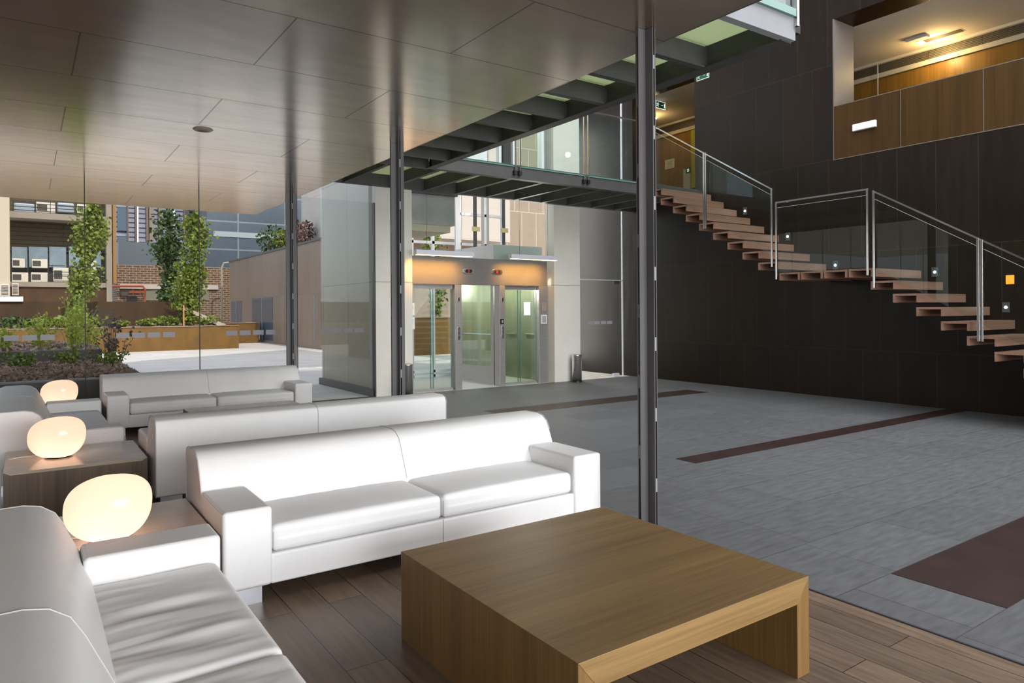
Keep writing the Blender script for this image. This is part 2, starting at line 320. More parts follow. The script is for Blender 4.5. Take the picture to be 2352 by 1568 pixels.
# dark panelled wall with two openings
D = .6
mb = MB()
mb.box(WX, WX+D, -5.5, 6.57, -.06, 3.98).box(WX, WX+D, 6.57, 14.0, -.06, 3.95)
mb.box(WX, WX+D, 6.57, 9.53, 3.95, 6.33)
mb.box(WX, WX+D, 11.3, 14.0, 3.95, 6.33)
mb.box(WX, WX+D, -5.5, 14.0, 6.33, 9.0)
struct('wall_right', mb, darkwall, 'tall dark brown panelled wall of the atrium', 'wall')
mb = box(WX-.004, WX+.05, -5.5, 6.565, 3.98, 4.86)
struct('trim_2', mb, woodpar, 'wood veneer parapet panels in the wall opening', 'parapet')
mb = MB()
for y in (5.47, 4.33): mb.box(WX-.0055, WX, y-.005, y+.005, 3.98, 4.86)
mb.box(WX-.006, WX+.05, -5.5, 6.57, 4.86, 4.872); mb.box(WX-.006, WX, 6.562, 6.574, 3.98, 6.33); mb.box(WX-.006, WX, -5.5, 6.57, 3.968, 3.98)
struct('trim_3', mb, plain('trim_metal', (.13,.11,.09), .5))
struct('trim_4', box(WX, WX+D, 6.55, 6.57, 4.87, 6.33), plain('lit_jamb_panel', S(124,115,108), .4, spec=.6))  # same panel as the wall; window light on the jamb put into a paler colour
# corridor behind the openings
struct('floor', box(WX+.03, 14.4, -5.5, 14.0, 3.80, 3.93), stone)
struct('ceiling', box(WX+D, 14.4, -5.5, 14.0, 6.33, 6.43), cream, 'cream plaster ceiling of the upper corridor', 'ceiling')
mb = box(13.9, 14.0, -5.5, 14.0, 3.93, 6.02)
struct('wall_corridor', mb, woodback, 'honey coloured wood wall of the upper corridor', 'wall')
struct('wall_corridor', box(14.1, 14.3, -5.5, 14.0, 3.93, 6.43), cream)
struct('trim_5', box(13.85, 13.95, -5.5, 14.0, 6.02, 6.11), cream)
struct('trim_6', box(13.87, 13.96, -5.5, 14.0, 6.11, 6.28), grille)
struct('trim_7', box(13.80, 13.9, -5.5, 14.0, 6.28, 6.33), cream)
struct('wall_corridor', box(WX, 14.4, 14.0, 14.2, 3.93, 6.43), cream)
struct('wall_corridor', box(WX, 14.4, -5.7, -5.5, 3.93, 6.43), cream)
struct('door_1', box(13.84, 13.9, 11.80, 11.95, 3.93, 6.0), yellow_door, 'lime yellow door edge at the end of the corridor', 'door')
struct('door_2', box(13.82, 13.9, 11.98, 12.2, 3.93, 5.05), cream)
# skylight frame over the atrium
mb = MB()
for y in range(-5, 12, 3): mb.box(3.7, WX+.6, y-.05, y+.05, 8.9, 9.05)
for x in (5.5, 7.4, 9.3): mb.box(x-.04, x+.04, -5.5, 11.6, 8.92, 9.03)
struct('skylight_frame', mb, steelp)
# inlaid rusty strips
for (x0,x1,y0,y1,lab) in ((5.33,WX,4.57,4.83,'long thin rusty brown strip let into the slate floor'),
                          (5.6,10.03,8.32,8.81,'far rusty brown strip in the slate near the lifts'),
                          (4.0,5.85,1.465,2.03,'short broad rusty brown slab let into the slate at right')):
    o = box(x0,x1,y0,y1,-.01,.0025).build('floor_inlay', rust_strip); tag(o, lab, 'floor inlay', 'rusty inlays in the slate floor')

# ================================================================== GLASS FRONT
def pane(i, x0, x1, st):
    o = box(x0+.004, x1-.004, GY-.006, GY+.006, .01, HCEIL).build('window_%d' % i, glass); tag(o, None, None, None, 'structure')
    box(x1-.006, x1+.006, GY-.007, GY+.007, .0, HCEIL).build('glass_joint', joint_m, o)
    box(x0, x1, GY-.02, GY+.02, -.001, .012).build('floor_channel', joint_m, o)
    for k in range(4):
        a = st+.2*k
        if a+.17 < x1: box(a, a+.165, GY-.0085, GY-.0068, 1.13, 1.205).build('frosted_square', sticker_m, o)
xs = [-6.7,-5.22,-3.74,-2.26,-.78,.69,2.17,3.655,4.99]
for i in range(8): pane(i+1, xs[i], xs[i+1], (xs[i]+.376) if i != 4 else -.43)

# ================================================================== LIFT TOWER
struct('wall_tower', box(5.0, 5.7, 11.33, 11.62, 0, 6.6), paleston, 'pale stone pillar left of the lifts', 'pillar')
struct('wall_tower', box(8.93, 9.62, 11.33, 11.62, 0, 6.6), paleston, 'pale stone pillar right of the lifts', 'pillar')
struct('wall_tower', box(5.03, 5.13, 11.62, 14.1, 0, 6.6), greystone, 'grey stone side of the lift tower behind glass', 'wall')
struct('window_9', box(5.0, 5.012, 11.46, 14.1, .12, 6.6), glassclad)
struct('baseboard_left', box(4.96, 5.03, 11.42, 14.12, 0, .13), plain('plinth', S(104,98,90), .5))
struct('trim_8', box(4.985, 5.03, 11.36, 11.46, 0, HCEIL), plain('dark_profile', S(84,80,74), .35, metal=.5))
struct('window_14', box(9.58, 9.60, 11.63, 14.1, 0, 6.6), glass)
struct('floor', box(5.0, 9.6, GY, 14.1, -.05, .0), plain('tower_floor', (.55,.55,.56), .4))
# back glazing of the tower with white frames
mb = MB()
for x in (5.15,5.9,6.5,7.02,7.55,8.25,8.95,9.45): mb.box(x, x+.06, 14.0, 14.08, 0, 6.6)
for z in (0,.1,2.1,3.0,3.7): mb.box(5.13, 9.5, 14.0, 14.08, z, z+.06)
o = struct('window_10', mb, white_paint)
box(5.15, 9.5, 14.03, 14.045, 0, 6.6).build('glass_pane', glass, o)
# lift fronts
hd = thing('lift_header', 'brushed steel header over both lift doors, lit amber', 'header', (7.27,11.5,1.98))
box(-1.57,1.56,-.06,.05,0,.51).build('header_panel', stainless, hd, bevel=.004)
def stad(w, h, n=12):
    r = h/2; pts = []
    for k in range(n+1): a = -pi/2+pi*k/n; pts.append((w/2-r+r*cos(a), r*sin(a)))
    for k in range(n+1): a = pi/2+pi*k/n; pts.append((-w/2+r+r*cos(a), r*sin(a)))
    return pts
for x, dig in ((6.94,'1'),(7.59,'0')):
    t = thing('floor_display', 'oval floor display showing a red %s above the lift doors' % dig, 'display', (x,11.436,2.24), 0, 'floor displays')
    MB().prism(stad(.25,.10),'y',-.012,.0).build('bezel', chrome, t, bevel=.004)
    MB().prism(stad(.155,.065),'y',-.016,-.011).build('screen', black, t)
    d = MB()
    if dig == '1': d.box(-.003,.005,-.018,-.0161,-.022,.022)
    else: d.box(-.014,-.007,-.018,-.0161,-.022,.022).box(.007,.014,-.018,-.0161,-.022,.022).box(-.014,.014,-.018,-.0161,.016,.022).box(-.014,.014,-.018,-.0161,-.022,-.016)
    d.build('digit', red_led, t)
def post(x0, x1, name, label, y0=11.44):
    t = thing(name, label, 'door post', ((x0+x1)/2, 11.52, 0)); w = (x1-x0)/2
    box(-w,w,y0-11.52,.1,0,1.978).build('post_panel', brushed, t, bevel=.004); return t
p1 = post(6.65,6.79,'lift_door_post','steel post between the left lift doors and the glass car side')
p2 = post(7.65,7.785,'lift_door_post','steel post left of the right lift doors with a black sign')
p3 = post(8.62,8.86,'lift_door_post','wide steel jamb between the right lift doors and the pale pillar')
p4 = post(5.70,5.775,'lift_door_post','narrow steel jamb beside the left pale pillar')
for p, full in ((p1,0),(p2,1)):
    MB().prism([(a*.5*.9+.0, b*1+1.70) for a,b in stad(.09,.09)],'y',-.094,-.08).build('speaker_disc', chrome, p)
    MB().prism([(a*.5*.6, b*.6+1.70) for a,b in stad(.09,.09)],'y',-.097,-.094).build('speaker_core', black, p)
    bp = MB().prism([(b*.75, a+1.06) for a,b in stad(.24,.075)],'y',-.095,-.08).build('button_plate', chrome, p)
    for z in (1.02,1.10): MB().prism([(b*.5, a*.5+z) for a,b in stad(.07,.07)],'y',-.101,-.095).build('call_button', plain('button_ring',(.3,.3,.3),.3,metal=.8), bp)
    if full:
        sg = box(-.055,.03,-.087,-.08,1.22,1.32).build('floor_sign', black, p)
        MB().box(-.022,-.013,-.09,-.087,1.245,1.295).box(.0,.009,-.09,-.087,1.245,1.295).box(-.022,.009,-.09,-.087,1.287,1.295).box(-.022,.009,-.09,-.087,1.245,1.253).build('numeral', white_paint, sg)
n_ = thing('framed_notice','small framed notice on the wide jamb by the right lift','notice',(8.74,11.44,1.30))
box(-.07,.07,-.012,0,-.09,.09).build('frame', white_paint, n_); box(-.052,.052,-.014,-.012,-.07,.07).build('sheet', plain('grey_sheet',(.35,.34,.36),.5), n_)
n_ = thing('instruction_plate','small pale instruction plate on the jamb above the framed notice','notice',(8.74,11.44,1.55))
box(-.05,.05,-.006,0,-.08,.09).build('plate', plain('plate_tint',S(150,140,128),.5), n_)
for k in range(4): box(-.03,.03,-.008,-.006,.02+.016*k,.026+.016*k).build('printed_line', ink, n_)
MB().prism([(-.014,-.05),(.014,-.05),(0,-.02)],'y',-.008,-.006).build('printed_mark', ink, n_)
for z, lab in ((1.52,'white notice sheet on the left lift jamb, the upper one'),(1.27,'pale notice sheet on the left lift jamb, the lower one')):
    n_ = thing('notice_sheet', lab, 'notice', (5.735,11.438,z), 0, 'notices on the left lift jamb')
    box(-.06,.06,-.006,0,-.11,.11).build('sheet', paperw, n_)
    for k in range(4): box(-.035,.035,-.0075,-.006,.0+.02*k,.006+.02*k).build('printed_line', ink, n_)
def lift_doors(x0, x1, label, y=11.56):
    t = thing('lift_doors', label, 'lift doors', ((x0+x1)/2, y, 0), 0, 'glass lift doors'); w = (x1-x0)/2
    box(-w,w,-.05,.05,1.90,1.98).build('door_track', brushed, t); box(-w,w,-.06,.06,0,.04).build('sill', brushed, t)
    for a, b, yy in ((-w,.02,-.02),(-.02,w,.02)):
        l = box(a,b,yy-.006,yy+.006,.045,1.895).build('door_leaf', glassg, t)
        for ex in (a,b): box(ex-.004,ex+.004,yy-.0065,yy+.0065,.045,1.895).build('leaf_edge', edgeg, l)
    return t
lift_doors(5.79,6.63,'left glass lift doors opening on an empty shaft')
lift_doors(7.80,8.60,'right glass lift doors with the car standing behind')
# right lift car
c = thing('lift_car','glass walled lift car standing at the ground floor behind the right doors','lift car',(8.2,12.4,0))
box(-.54,-.52,-.72,.7,.35,2.05).build('side_glass', glassg, c); box(-.55,-.51,-.72,.7,.02,.35).build('kick_plate', brushed, c)
box(-.55,-.51,-.72,.7,2.05,2.1).build('side_rail', white_paint, c)
box(-.56,-.5,-.74,-.66,.02,2.1).build('corner_post', brushed, c)
box(-.54,.62,.66,.7,.02,2.1).build('back_wall', plain('car_back_panel',S(150,152,128),.3,metal=.5,var=.15,vscale=2,stretch=(6,1,.3)), c)
box(.62,.66,-.72,.7,.02,2.1).build('side_wall', bpy.data.materials['car_back_panel'], c)
box(.60,.625,-.72,-.62,.02,2.1).build('return_jamb', plain('car_dark_side',(.03,.03,.025),.3), c)
box(-.56,.66,-.74,.72,-.0,.02).build('car_floor', plain('car_floor_m',(.5,.52,.5),.4), c)
box(-.56,.66,-.74,.72,2.45,2.80).build('car_roof', white_paint, c)
box(-.55,.66,-.76,-.745,2.5,2.80).build('frosted_front', transl('frosted',(.7,.78,.74),.5), c)
box(-.56,.66,-.74,.72,2.1,2.16).build('car_ceiling', white_paint, c)
MB().tube([(-.47,-.6,1.0),(-.47,.6,1.0)],.018).build('handrail', chrome, c)
for x0,x1 in ((.10,.43),(-.59,-.23)): MB().tube([(.585,x0,.98),(.585,x1,.98)],.022).build('handrail', chrome, c)
box(.612,.62,-.40,-.16,1.38,1.66).build('notice_sheet', paperw, c)
# left lift car hanging above
c = thing('lift_car','steel apron of the other lift car stopped one floor up','lift car',(6.25,12.3,3.1))
box(-.5,.5,-.7,.7,.0,.56).build('apron', plain('car_apron',(.62,.66,.62),.3,metal=.8,var=.1,vscale=2), c, bevel=.01)
box(-.54,.54,-.74,.74,.56,.66).build('car_platform', steelp, c)
box(-.45,.45,-.6,.6,-.12,.0).build('buffer_frame', plain('car_under',S(190,186,160),.5), c)
# guide rails in the shafts
for i,(x,y,w,m_,lab) in enumerate(((8.95,13.2,.05,steelp,'dark guide rail at the right of the lift shaft'),(8.45,13.3,.04,brushed,'bright guide rail in the middle of the right shaft'),(8.62,13.35,.03,brushed,'thin bright guide rail beside the middle one'),(8.25,13.3,.06,steelp,'dark guide rail left of the bright pair'),(7.8,13.3,.12,white_paint,'broad white column between the two lift shafts'))):
    o = thing('guide_rail', lab, 'guide rail', (x,y,0), 0, 'guide rails of the lifts')
    box(-w/2,w/2,-.03,.03,0,6.6).build('rail', m_, o)
    if i in (0,3):
        for z in (3.25,): box(-w/2-.07,w/2+.07,-.05,-.03,z,z+.1).build('rail_bracket', plain('bracket',S(180,166,120),.5), o)
# pendant lights
for x0,x1,lab in ((5.59,6.77,'left linear pendant lamp with warm glow under the steel bridge'),(7.60,8.74,'right linear pendant lamp with warm glow by the pale pillar')):
    t = thing('linear_pendant', lab, 'pendant lamp', ((x0+x1)/2,11.0,2.475), 0, 'linear pendants over the lifts'); w = (x1-x0)/2
    box(-w,w,-.06,.06,0,.085).build('housing', alu, t, bevel=.004)
    box(-w+.03,w-.03,-.045,.045,-.004,.002).build('diffuser', warm_tube, t)
    for s in (-.6,.6): MB().tube([(s*w,0,.085),(s*w*1.01,0,.6),(s*w,0,1.16)],.003,6).build('suspension_wire', black, t)
    L = bpy.data.lights.new('pendant_light','AREA'); L.shape='RECTANGLE'; L.size=2*w-.1; L.size_y=.08; L.energy=8.5; L.spread=radians(75); L.color=(1,.47,.08)
    lo = bpy.data.objects.new('pendant_light', L); COL.objects.link(lo); lo.location=((x0+x1)/2,11.03,2.46); lo.rotation_euler=(radians(52),0,0)
# litter bins
for x,y,lab in ((5.46,11.08,'polished cylindrical bin by the left pale pillar'),(9.36,11.14,'polished cylindrical bin by the right pale pillar')):
    t = thing('litter_bin', lab, 'bin', (x,y,0), 0, 'polished bins by the lifts')
    MB().lathe([(.105,.0),(.105,.03)],0,0).build('foot_ring', black, t)
    MB().lathe([(.102,.03),(.102,.54),(.106,.545),(.106,.56),(.095,.565)],0,0).build('body', binm, t, smooth=False)
    MB().lathe([(.09,.565),(.085,.57),(.05,.572)],0,0).build('ash_tray_top', brushed, t)
for o in bpy.data.objects:
    if o.name.startswith('body') and o.parent and o.parent.name.startswith('litter_bin'):
        for p in o.data.polygons: p.use_smooth = len(p.vertices) == 4
# glazed screen right of the tower
o = struct('window_11', box(9.63,10.99,11.49,11.502,.02,6.6), glass)
box(10.985,11.01,11.48,11.515,0,6.6).build('edge_profile', alu, o); box(9.63,11.0,11.48,11.512,2.13,2.15).build('transom', alu, o)
box(10.72,10.88,11.46,11.53,2.06,2.12).build('top_hinge', steelp, o); box(10.7,10.86,11.46,11.53,0,.075).build('floor_hinge', alu, o)
for k in range(4): box(9.98+.18*k,10.14+.18*k,11.4885,11.4895,1.17,1.24).build('frosted_square', sticker_m, o)
# upper lift lobby beyond the bridge
mb = MB().box(7.0,7.55,11.7,11.8,3.93,6.6).box(7.7,7.76,11.5,11.6,3.93,6.6)
struct('wall_lobby', mb, white_paint)
mb = MB().box(8.72,8.78,11.45,11.6,3.93,6.3).box(8.0,8.05,11.45,11.6,3.93,6.3)
struct('door_3', mb, white_paint, 'white framed upper lift doorway', 'door')
struct('trim_9', box(8.78,8.93,11.42,11.6,3.93,6.3), brushed)
struct('window_12', box(8.05,8.72,11.52,11.53,3.93,6.2), glassg)
struct('trim_10', box(7.78,7.95,11.45,11.6,3.93,6.3), steelp)

# ================================================================== FOOTBRIDGE
br = thing('footbridge','dark steel footbridge frame with glass floor above the atrium','footbridge',(7.2,9.4,3.65))
OFF = Vector((7.2,9.4,3.65))
def bpart(name, x0,x1,y0,y1,z0,z1, m):
    return box(x0-OFF.x,x1-OFF.x,y0-OFF.y,y1-OFF.y,z0-OFF.z,z1-OFF.z).build(name, m, br)
ZB0, ZB1 = 3.65, 3.86
bpart('edge_beam', 5.04,5.11, 3.37,9.42, ZB0,ZB1, steelp)           # outer beam of the run beside the soffit
bpart('beam_flange', 4.98,5.11, 3.37,9.42, ZB0-.012,ZB0, steelp)
bpart('edge_beam', 3.70,3.78, 3.37,11.3, ZB0,ZB1, steelp)
bpart('end_beam', 3.70,5.11, 3.33,3.40, ZB0,ZB1-.03, steell)
bpart('edge_beam', 5.04,WX-.002, 9.35,9.42, ZB0,ZB1, steelp)
bpart('beam_flange', 5.11,WX-.002, 9.35,9.47, ZB0-.012,ZB0, steelp)
bpart('edge_beam', 3.70,WX-.002, 11.22,11.32, ZB0,ZB1, steelp)
ys = [3.4+.0] + [4.17+.66*i for i in range(9)]
for y in ys[1:]:
    bpart('rib', 3.78,5.04, y-.012,y+.012, ZB0,ZB1-.02, steelp); 
    bpart('rib_flange', 3.78,5.04, y-.035,y+.035, ZB0-.008,ZB0+.006, steelp)
yy = [3.40] + ys[1:]
for a,b in zip(yy[:-1], yy[1:]): bpart('floor_glass', 3.78,5.09, a+.01,b-.01, ZB1-.005,ZB1+.03, floorglass)
xr = [4.4] + [5.24+.66*i for i in range(9)]
for x in xr:
    bpart('rib', x-.012,x+.012, 9.45,11.22, ZB0,ZB1-.02, steelp); bpart('rib_flange', x-.035,x+.035, 9.45,11.22, ZB0-.008,ZB0+.006, steelp)
xx = [3.78] + xr + [WX-.002+.01]
for a,b in zip(xx[:-1], xx[1:]): bpart('floor_glass', a+.01,b-.01, 9.46,11.3, ZB1-.005,ZB1+.03, floorglass)
# bridge railings
def railing(name, label, segs, group=None):
    pass
t = thing('bridge_railing','glass railing with paired steel posts along the bridge front','railing',(7.4,9.34,3.86))
O = Vector((7.4,9.34,3.86))
cuts = [5.13, 6.61, 8.08, 9.65]
for a,b in zip(cuts[:-1],cuts[1:]):
    box(a+.02-O.x,b-.02-O.x,-.006,.006,-.02,1.06).build('glass_pane', glassr, t)
    box(a+.02-O.x,b-.02-O.x,-.008,.008,-.035,-.015).build('pane_edge', edgeg, t)
for c_ in cuts[1:3]:
    for s in (-.05,.045):
        x = c_+s-O.x
        box(x-.012,x+.012,-.03,-.008,-.13,1.1).build('post', chrome, t); box(x-.035,x+.02,-.05,.01,-.17,-.10).build('clamp', black, t)
box(5.13-O.x,9.7-O.x,-.03,.0,1.10,1.125).build('handrail', chrome, t)
t = thing('bridge_railing','glass railing along the bridge run beside the soffit, top right end','railing',(5.13,6.4,3.86))
for a,b in ((3.36,4.8),(4.85,6.3),(6.35,7.8),(7.85,9.3)):
    box(-.006,.006,a-6.4,b-6.4,-.02,1.06).build('glass_pane', glassr, t)
    for y in (a,b): box(.008,.03,y-6.4-.015,y-6.4+.015,-.12,1.1).build('post', chrome, t); box(-.04,.05,y-6.4-.03,y-6.4+.02,-.14,-.06).build('clamp', black, t)
box(-.02,.03,3.36-6.4,9.3-6.4,1.1,1.125).build('handrail', chrome, t)
t = thing('bridge_railing','short glass railing across the near end of the bridge, top of the picture','railing',(4.4,3.35,3.86))
box(-.68,.68,-.02,.0,-.02,1.06).build('glass_pane', glassg, t); box(-.68,.68,-.05,.02,-.03,.03).build('base_channel', edgeg, t)
box(.69,.72,-.05,-.02,-.1,1.1).build('post', chrome, t)

# ================================================================== STAIR
st = thing('staircase','cantilevered brown wooden stair climbing the dark wall','staircase',(10.45,6.7,0))
SO = Vector((10.45,6.7,0))
def tread(yf, zt, depth, name='tread'):
    x0, x1 = 9.76-SO.x, WX-.001-SO.x; y0 = yf-SO.y; h = .118; th = .028
    o = MB().prism([(y0,zt-h),(y0+th,zt-h),(y0+th,zt-th),(y0+depth-th,zt-th),(y0+depth-th,zt-h),(y0+depth,zt-h),(y0+depth,zt),(y0,zt)],'x',x0,x1).build(name, treadw, st)
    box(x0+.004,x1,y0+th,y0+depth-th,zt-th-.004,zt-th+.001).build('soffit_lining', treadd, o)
for i in range(9): tread(9.13-.3015*i, 3.743-.1885*i, .335 if i else .2)
box(9.8-SO.x,WX-.002-SO.x,5.185-3.05+.03-SO.y,5.185-3.05+.3-SO.y,0,.2).build('bottom_block', treadd, st)
for k in range(4): tread(5.185+.378*k, 2.052, .35, 'landing_tread')
for j in range(1,11): tread(5.185-.305*j, 2.052-.1845*j, .335)
RX = 9.72
def stair_rail(label, pts, posts, gtop, gbot):
    """pts: handrail polyline (y,z); posts: (y, z0, z1); glass strips between posts"""
    y0 = pts[0][0]; t = thing('stair_railing', label, 'railing', (RX,y0,0), 0, 'glass railings of the stair')
    for (a,b) in zip(pts[:-1],pts[1:]):
        MB().prism([(a[0]-y0,a[1]-.018),(b[0]-y0,b[1]-.018),(b[0]-y0,b[1]+.006),(a[0]-y0,a[1]+.006)],'x',-.022,.022).build('handrail', chrome, t)
    for (y,z0,z1) in posts: box(-.03,-.008,y-y0-.014,y-y0+.014,z0,z1).build('post', chrome, t, bevel=.002)
    for (g,b) in zip(gtop,gbot):
        o = MB().prism([(g[0][0]-y0,g[0][1]),(g[1][0]-y0,g[1][1]),(b[1][0]-y0,b[1][1]),(b[0][0]-y0,b[0][1])],'x',-.006,.006).build('glass_pane', glassr, t)
        MB().prism([(g[0][0]-y0,g[0][1]),(g[1][0]-y0,g[1][1]),(g[1][0]-y0,g[1][1]+.006),(g[0][0]-y0,g[0][1]+.006)],'x',-.007,.007).build('pane_edge', plain('pane_edge_pale',(.35,.36,.33),.2), o)
zu = lambda y: 4.93+(y-9.28)*.612
stair_rail('glass railing of the upper flight of stairs', [(9.6,5.02),(9.28,4.93),(6.74,3.375)], [(8.10,2.88,4.2),(8.06,2.88,4.2),(6.755,2.15,3.38)],
   [((9.6,zu(9.6)-.11),(8.12,zu(8.12)-.11)),((8.04,zu(8.04)-.11),(6.77,zu(6.77)-.11))], [((9.6,3.98),(8.12,3.10)),((8.04,3.06),(6.77,2.33))])
stair_rail('level glass railing of the stair landing', [(6.685,3.16),(5.21,3.16)], [(6.675,1.95,3.16),(5.225,1.95,3.16)], [((6.66,3.07),(5.24,3.07))], [((6.66,2.06),(5.24,2.06))])
zl = lambda y: 3.12+(y-5.14)*.592
stair_rail('glass railing of the lower flight of stairs', [(5.15,3.126),(1.7,zl(1.7))], [(5.135,1.77,3.12),(3.84,1.07,zl(3.84)),(3.80,1.07,zl(3.8)),(2.5,.3,zl(2.5)),(1.75,0,zl(1.75))],
   [((5.12,zl(5.12)-.11),(3.86,zl(3.86)-.11)),((3.78,zl(3.78)-.11),(2.52,zl(2.52)-.11)),((2.48,zl(2.48)-.11),(1.77,zl(1.77)-.11))], [((5.12,2.04),(3.86,1.31)),((3.78,1.27),(2.52,.55)),((2.48,.52),(1.77,.12))])
# step lights
for y,z,lab in ((8.335,3.33,'small square step light highest on the dark wall, beside the upper flight'),(7.44,2.77,'small square step light beside the foot of the upper flight'),(6.55,2.21,'small square step light above the stair landing'),(4.99,2.02,'small square step light below the top of the lower flight'),(4.07,1.49,'lowest small square step light, under the amber wall light')):
    t = thing('step_light', lab, 'wall light', (WX,y,z), 0, 'step lights on the dark wall')
    box(-.008,0,-.045,.045,-.07,.07).build('face_plate', plain('plate_grey',(.10,.11,.12),.4,metal=.5), t)
    MB().prism([(.02*cos(a*pi/8),.02*sin(a*pi/8)) for a in range(16)],'x',-.011,-.008).build('lens', white_led, t)
t = thing('wall_niche_light','small square amber light glowing in the dark wall at right','wall light',(WX,4.02,1.87))
box(-.006,0,-.05,.05,-.062,.062).build('glow_panel', emit('amber',(1,.45,.05),1.1), t)
t = thing('emergency_light','white emergency lamp on the wood parapet','wall light',(WX-.004,6.03,4.425))
box(-.05,0,-.19,.19,-.055,.055).build('housing', white_paint, t, bevel=.006); box(-.054,-.05,-.175,.175,-.05,.05).build('diffuser', plain('diffuser',(.85,.86,.9),.3), t)
# exit signs
def exit_sign(o, w, h, t0):
    """pictogram laid out in the sign's own x-z plane"""
    box(-w/2,w/2,-t0,0,-h/2,h/2).build('border', sign_white, o)
    b = w/2-.012; c = h/2-.012
    box(-b,b,-t0-.002,-t0,-c,c).build('green_field', green_sign, o)
    m_ = MB(); y0,y1 = -t0-.0035,-t0-.002; s = h
    def P(*p): m_.prism([(x*s,z*s) for x,z in p],'y',y0,y1)
    ox = -w/2/s+.40
    m_.prism([((ox+.04+.06*cos(a*pi/6))*s,(.27+.06*sin(a*pi/6))*s) for a in range(12)],'y',y0,y1)
    P((ox-.06,.19),(ox+.07,.17),(ox+.02,-.06),(ox-.10,-.04)); P((ox-.06,.19),(ox-.22,.12),(ox-.25,.0),(ox-.20,.0),(ox-.16,.08),(ox-.05,.10))
    P((ox+.05,.17),(ox+.13,.05),(ox+.24,.08),(ox+.23,.03),(ox+.11,.0),(ox+.03,.08)); P((ox-.08,-.03),(ox+.02,-.05),(ox+.10,-.17),(ox+.06,-.34),(ox+.0,-.34),(ox+.03,-.18))
    P((ox-.10,-.03),(ox-.02,-.05),(ox-.12,-.2),(ox-.30,-.22),(ox-.30,-.17),(ox-.15,-.15))
    P((.12,-.05),(.42,-.05),(.42,.0),(.12,.0)); dx = w/2/s-.32
    P((dx,-.3),(dx+.18,-.3),(dx+.18,.3),(dx,.3)); m_.build('pictogram', sign_white, o)
t = thing('exit_sign','green exit sign hanging in the upper corridor doorway','exit sign',(12.06,11.32,6.19)); exit_sign(t,.32,.17,.02)
box(-.01,.01,-.012,-.004,.08,.14).build('hanger', alu, t)
t = thing('exit_sign','green exit sign on the dark wall half hidden by the bridge','exit sign',(WX,9.31,6.15),-pi/2); exit_sign(t,.31,.155,.012)
# corridor fittings
t = thing('notice_sheet','cream paper notice on the corridor wood wall by the stair top','notice',(13.9,12.72,5.29))
box(-.008,0,-.16,.16,-.12,.12).build('sheet', paper, t)
for k in range(5): box(-.010,-.008,-.1,.09,.07-.025*k,.078-.025*k).build('printed_line', ink, t)
for a in (-.09,.02): box(-.010,-.008,a,a+.07,-.085,-.07).build('printed_line', ink, t)
t = thing('small_sign','small green sign low beside the lime door','sign',(13.82,12.03,5.0)); box(-.01,0,-.08,.08,-.07,.07).build('plate', green_sign, t); MB().box(-.012,-.01,-.03,.03,-.03,-.015).box(-.012,-.01,-.03,-.015,-.03,.04).box(-.012,-.01,.015,.03,.0,.04).build('pictogram', sign_white, t)
t = thing('ceiling_slot_light','recessed slot light with a bare bulb in the corridor ceiling','ceiling light',(13.45,5.95,6.33))
box(-.10,.10,-.42,.34,-.006,.0).build('trim_frame', cream, t); box(-.075,.075,-.4,.22,-.012,-.006).build('slot', slatd, t); MB().lathe([(.0,-.05),(.03,-.045),(.04,-.02),(.03,-.012)],0,.28,12).build('bulb', bulb_m, t)
t = thing('ceiling_sensor','small box fitting on the corridor ceiling above the slot light','ceiling fitting',(13.15,6.15,6.33)); box(-.06,.06,-.18,.18,-.05,0).build('housing', cream, t, bevel=.004)
t = thing('downlight','glowing round downlight in the corridor by the exit sign','ceiling light',(13.1,12.5,6.33)); MB().lathe([(.0,-.03),(.06,-.025),(.07,-.0)],0,0,16).build('lens', bulb_m, t)
for x,y,z,e in ((13.5,6.0,6.1,48),(13.3,2.5,6.1,14),(12.9,12.3,6.1,12),(12.6,9.8,6.1,5)):
    L = bpy.data.lights.new('corridor_light','POINT'); L.energy=e*.6; L.color=(1,.68,.28); L.shadow_soft_size=.08
    lo = bpy.data.objects.new('corridor_light', L); COL.objects.link(lo); lo.location=(x,y,z)
o = struct('window_13', box(13.3,13.312,-5.5,7.1,3.93,6.1), glass)
for y in (6.95,3.55): box(13.298,13.314,y-.006,y+.006,3.93,6.1).build('glass_joint', alu, o)
for k in range(4): box(13.2965,13.2995,5.55-.26*k,5.76-.26*k,5.12,5.24).build('frosted_square', sticker_m, o)
t = thing('ceiling_speaker','round recessed speaker in the bronze soffit','ceiling speaker',(1.515,7.73,HCEIL))
MB().lathe([(.03,-.014),(.085,-.012),(.095,-.004),(.098,0)],0,0,28).build('rim', plain('speaker_rim',S(170,158,140),.4,metal=.4), t); MB().lathe([(.0,-.020),(.05,-.018),(.055,-.013)],0,0,24).build('grille', plain('speaker_grille',S(140,126,108),.6), t)

# ================================================================== COLUMNS
def column(x, y, label):
    t = thing('steel_column', label, 'column', (x,y,0), 0, 'slender steel columns under the soffit')
    a, th, g = .072, .007, .007
    for sx in (-1,1):
        for sy in (-1,1):
            pl = [(g*sx,g*sy),((g+a)*sx,g*sy),((g+a)*sx,(g+th)*sy),((g+th)*sx,(g+th)*sy),((g+th)*sx,(g+a)*sy),(g*sx,(g+a)*sy)]
            MB().prism(pl,'z',0.004,HCEIL-.001).build('angle_profile', steelc, t)
    for k in range(7):
        z = .28+.47*k
        box(-a-g+.001,-g,-g,g,z+.22,z+.31).build('batten', steelc, t); box(g,a+g-.001,-g,g,z+.22,z+.31).build('batten', steelc, t)
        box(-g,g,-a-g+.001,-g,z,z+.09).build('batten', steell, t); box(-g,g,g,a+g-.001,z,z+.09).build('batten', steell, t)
    box(-.1,.1,-.1,.1,0,.006).build('base_plate', steelc, t)
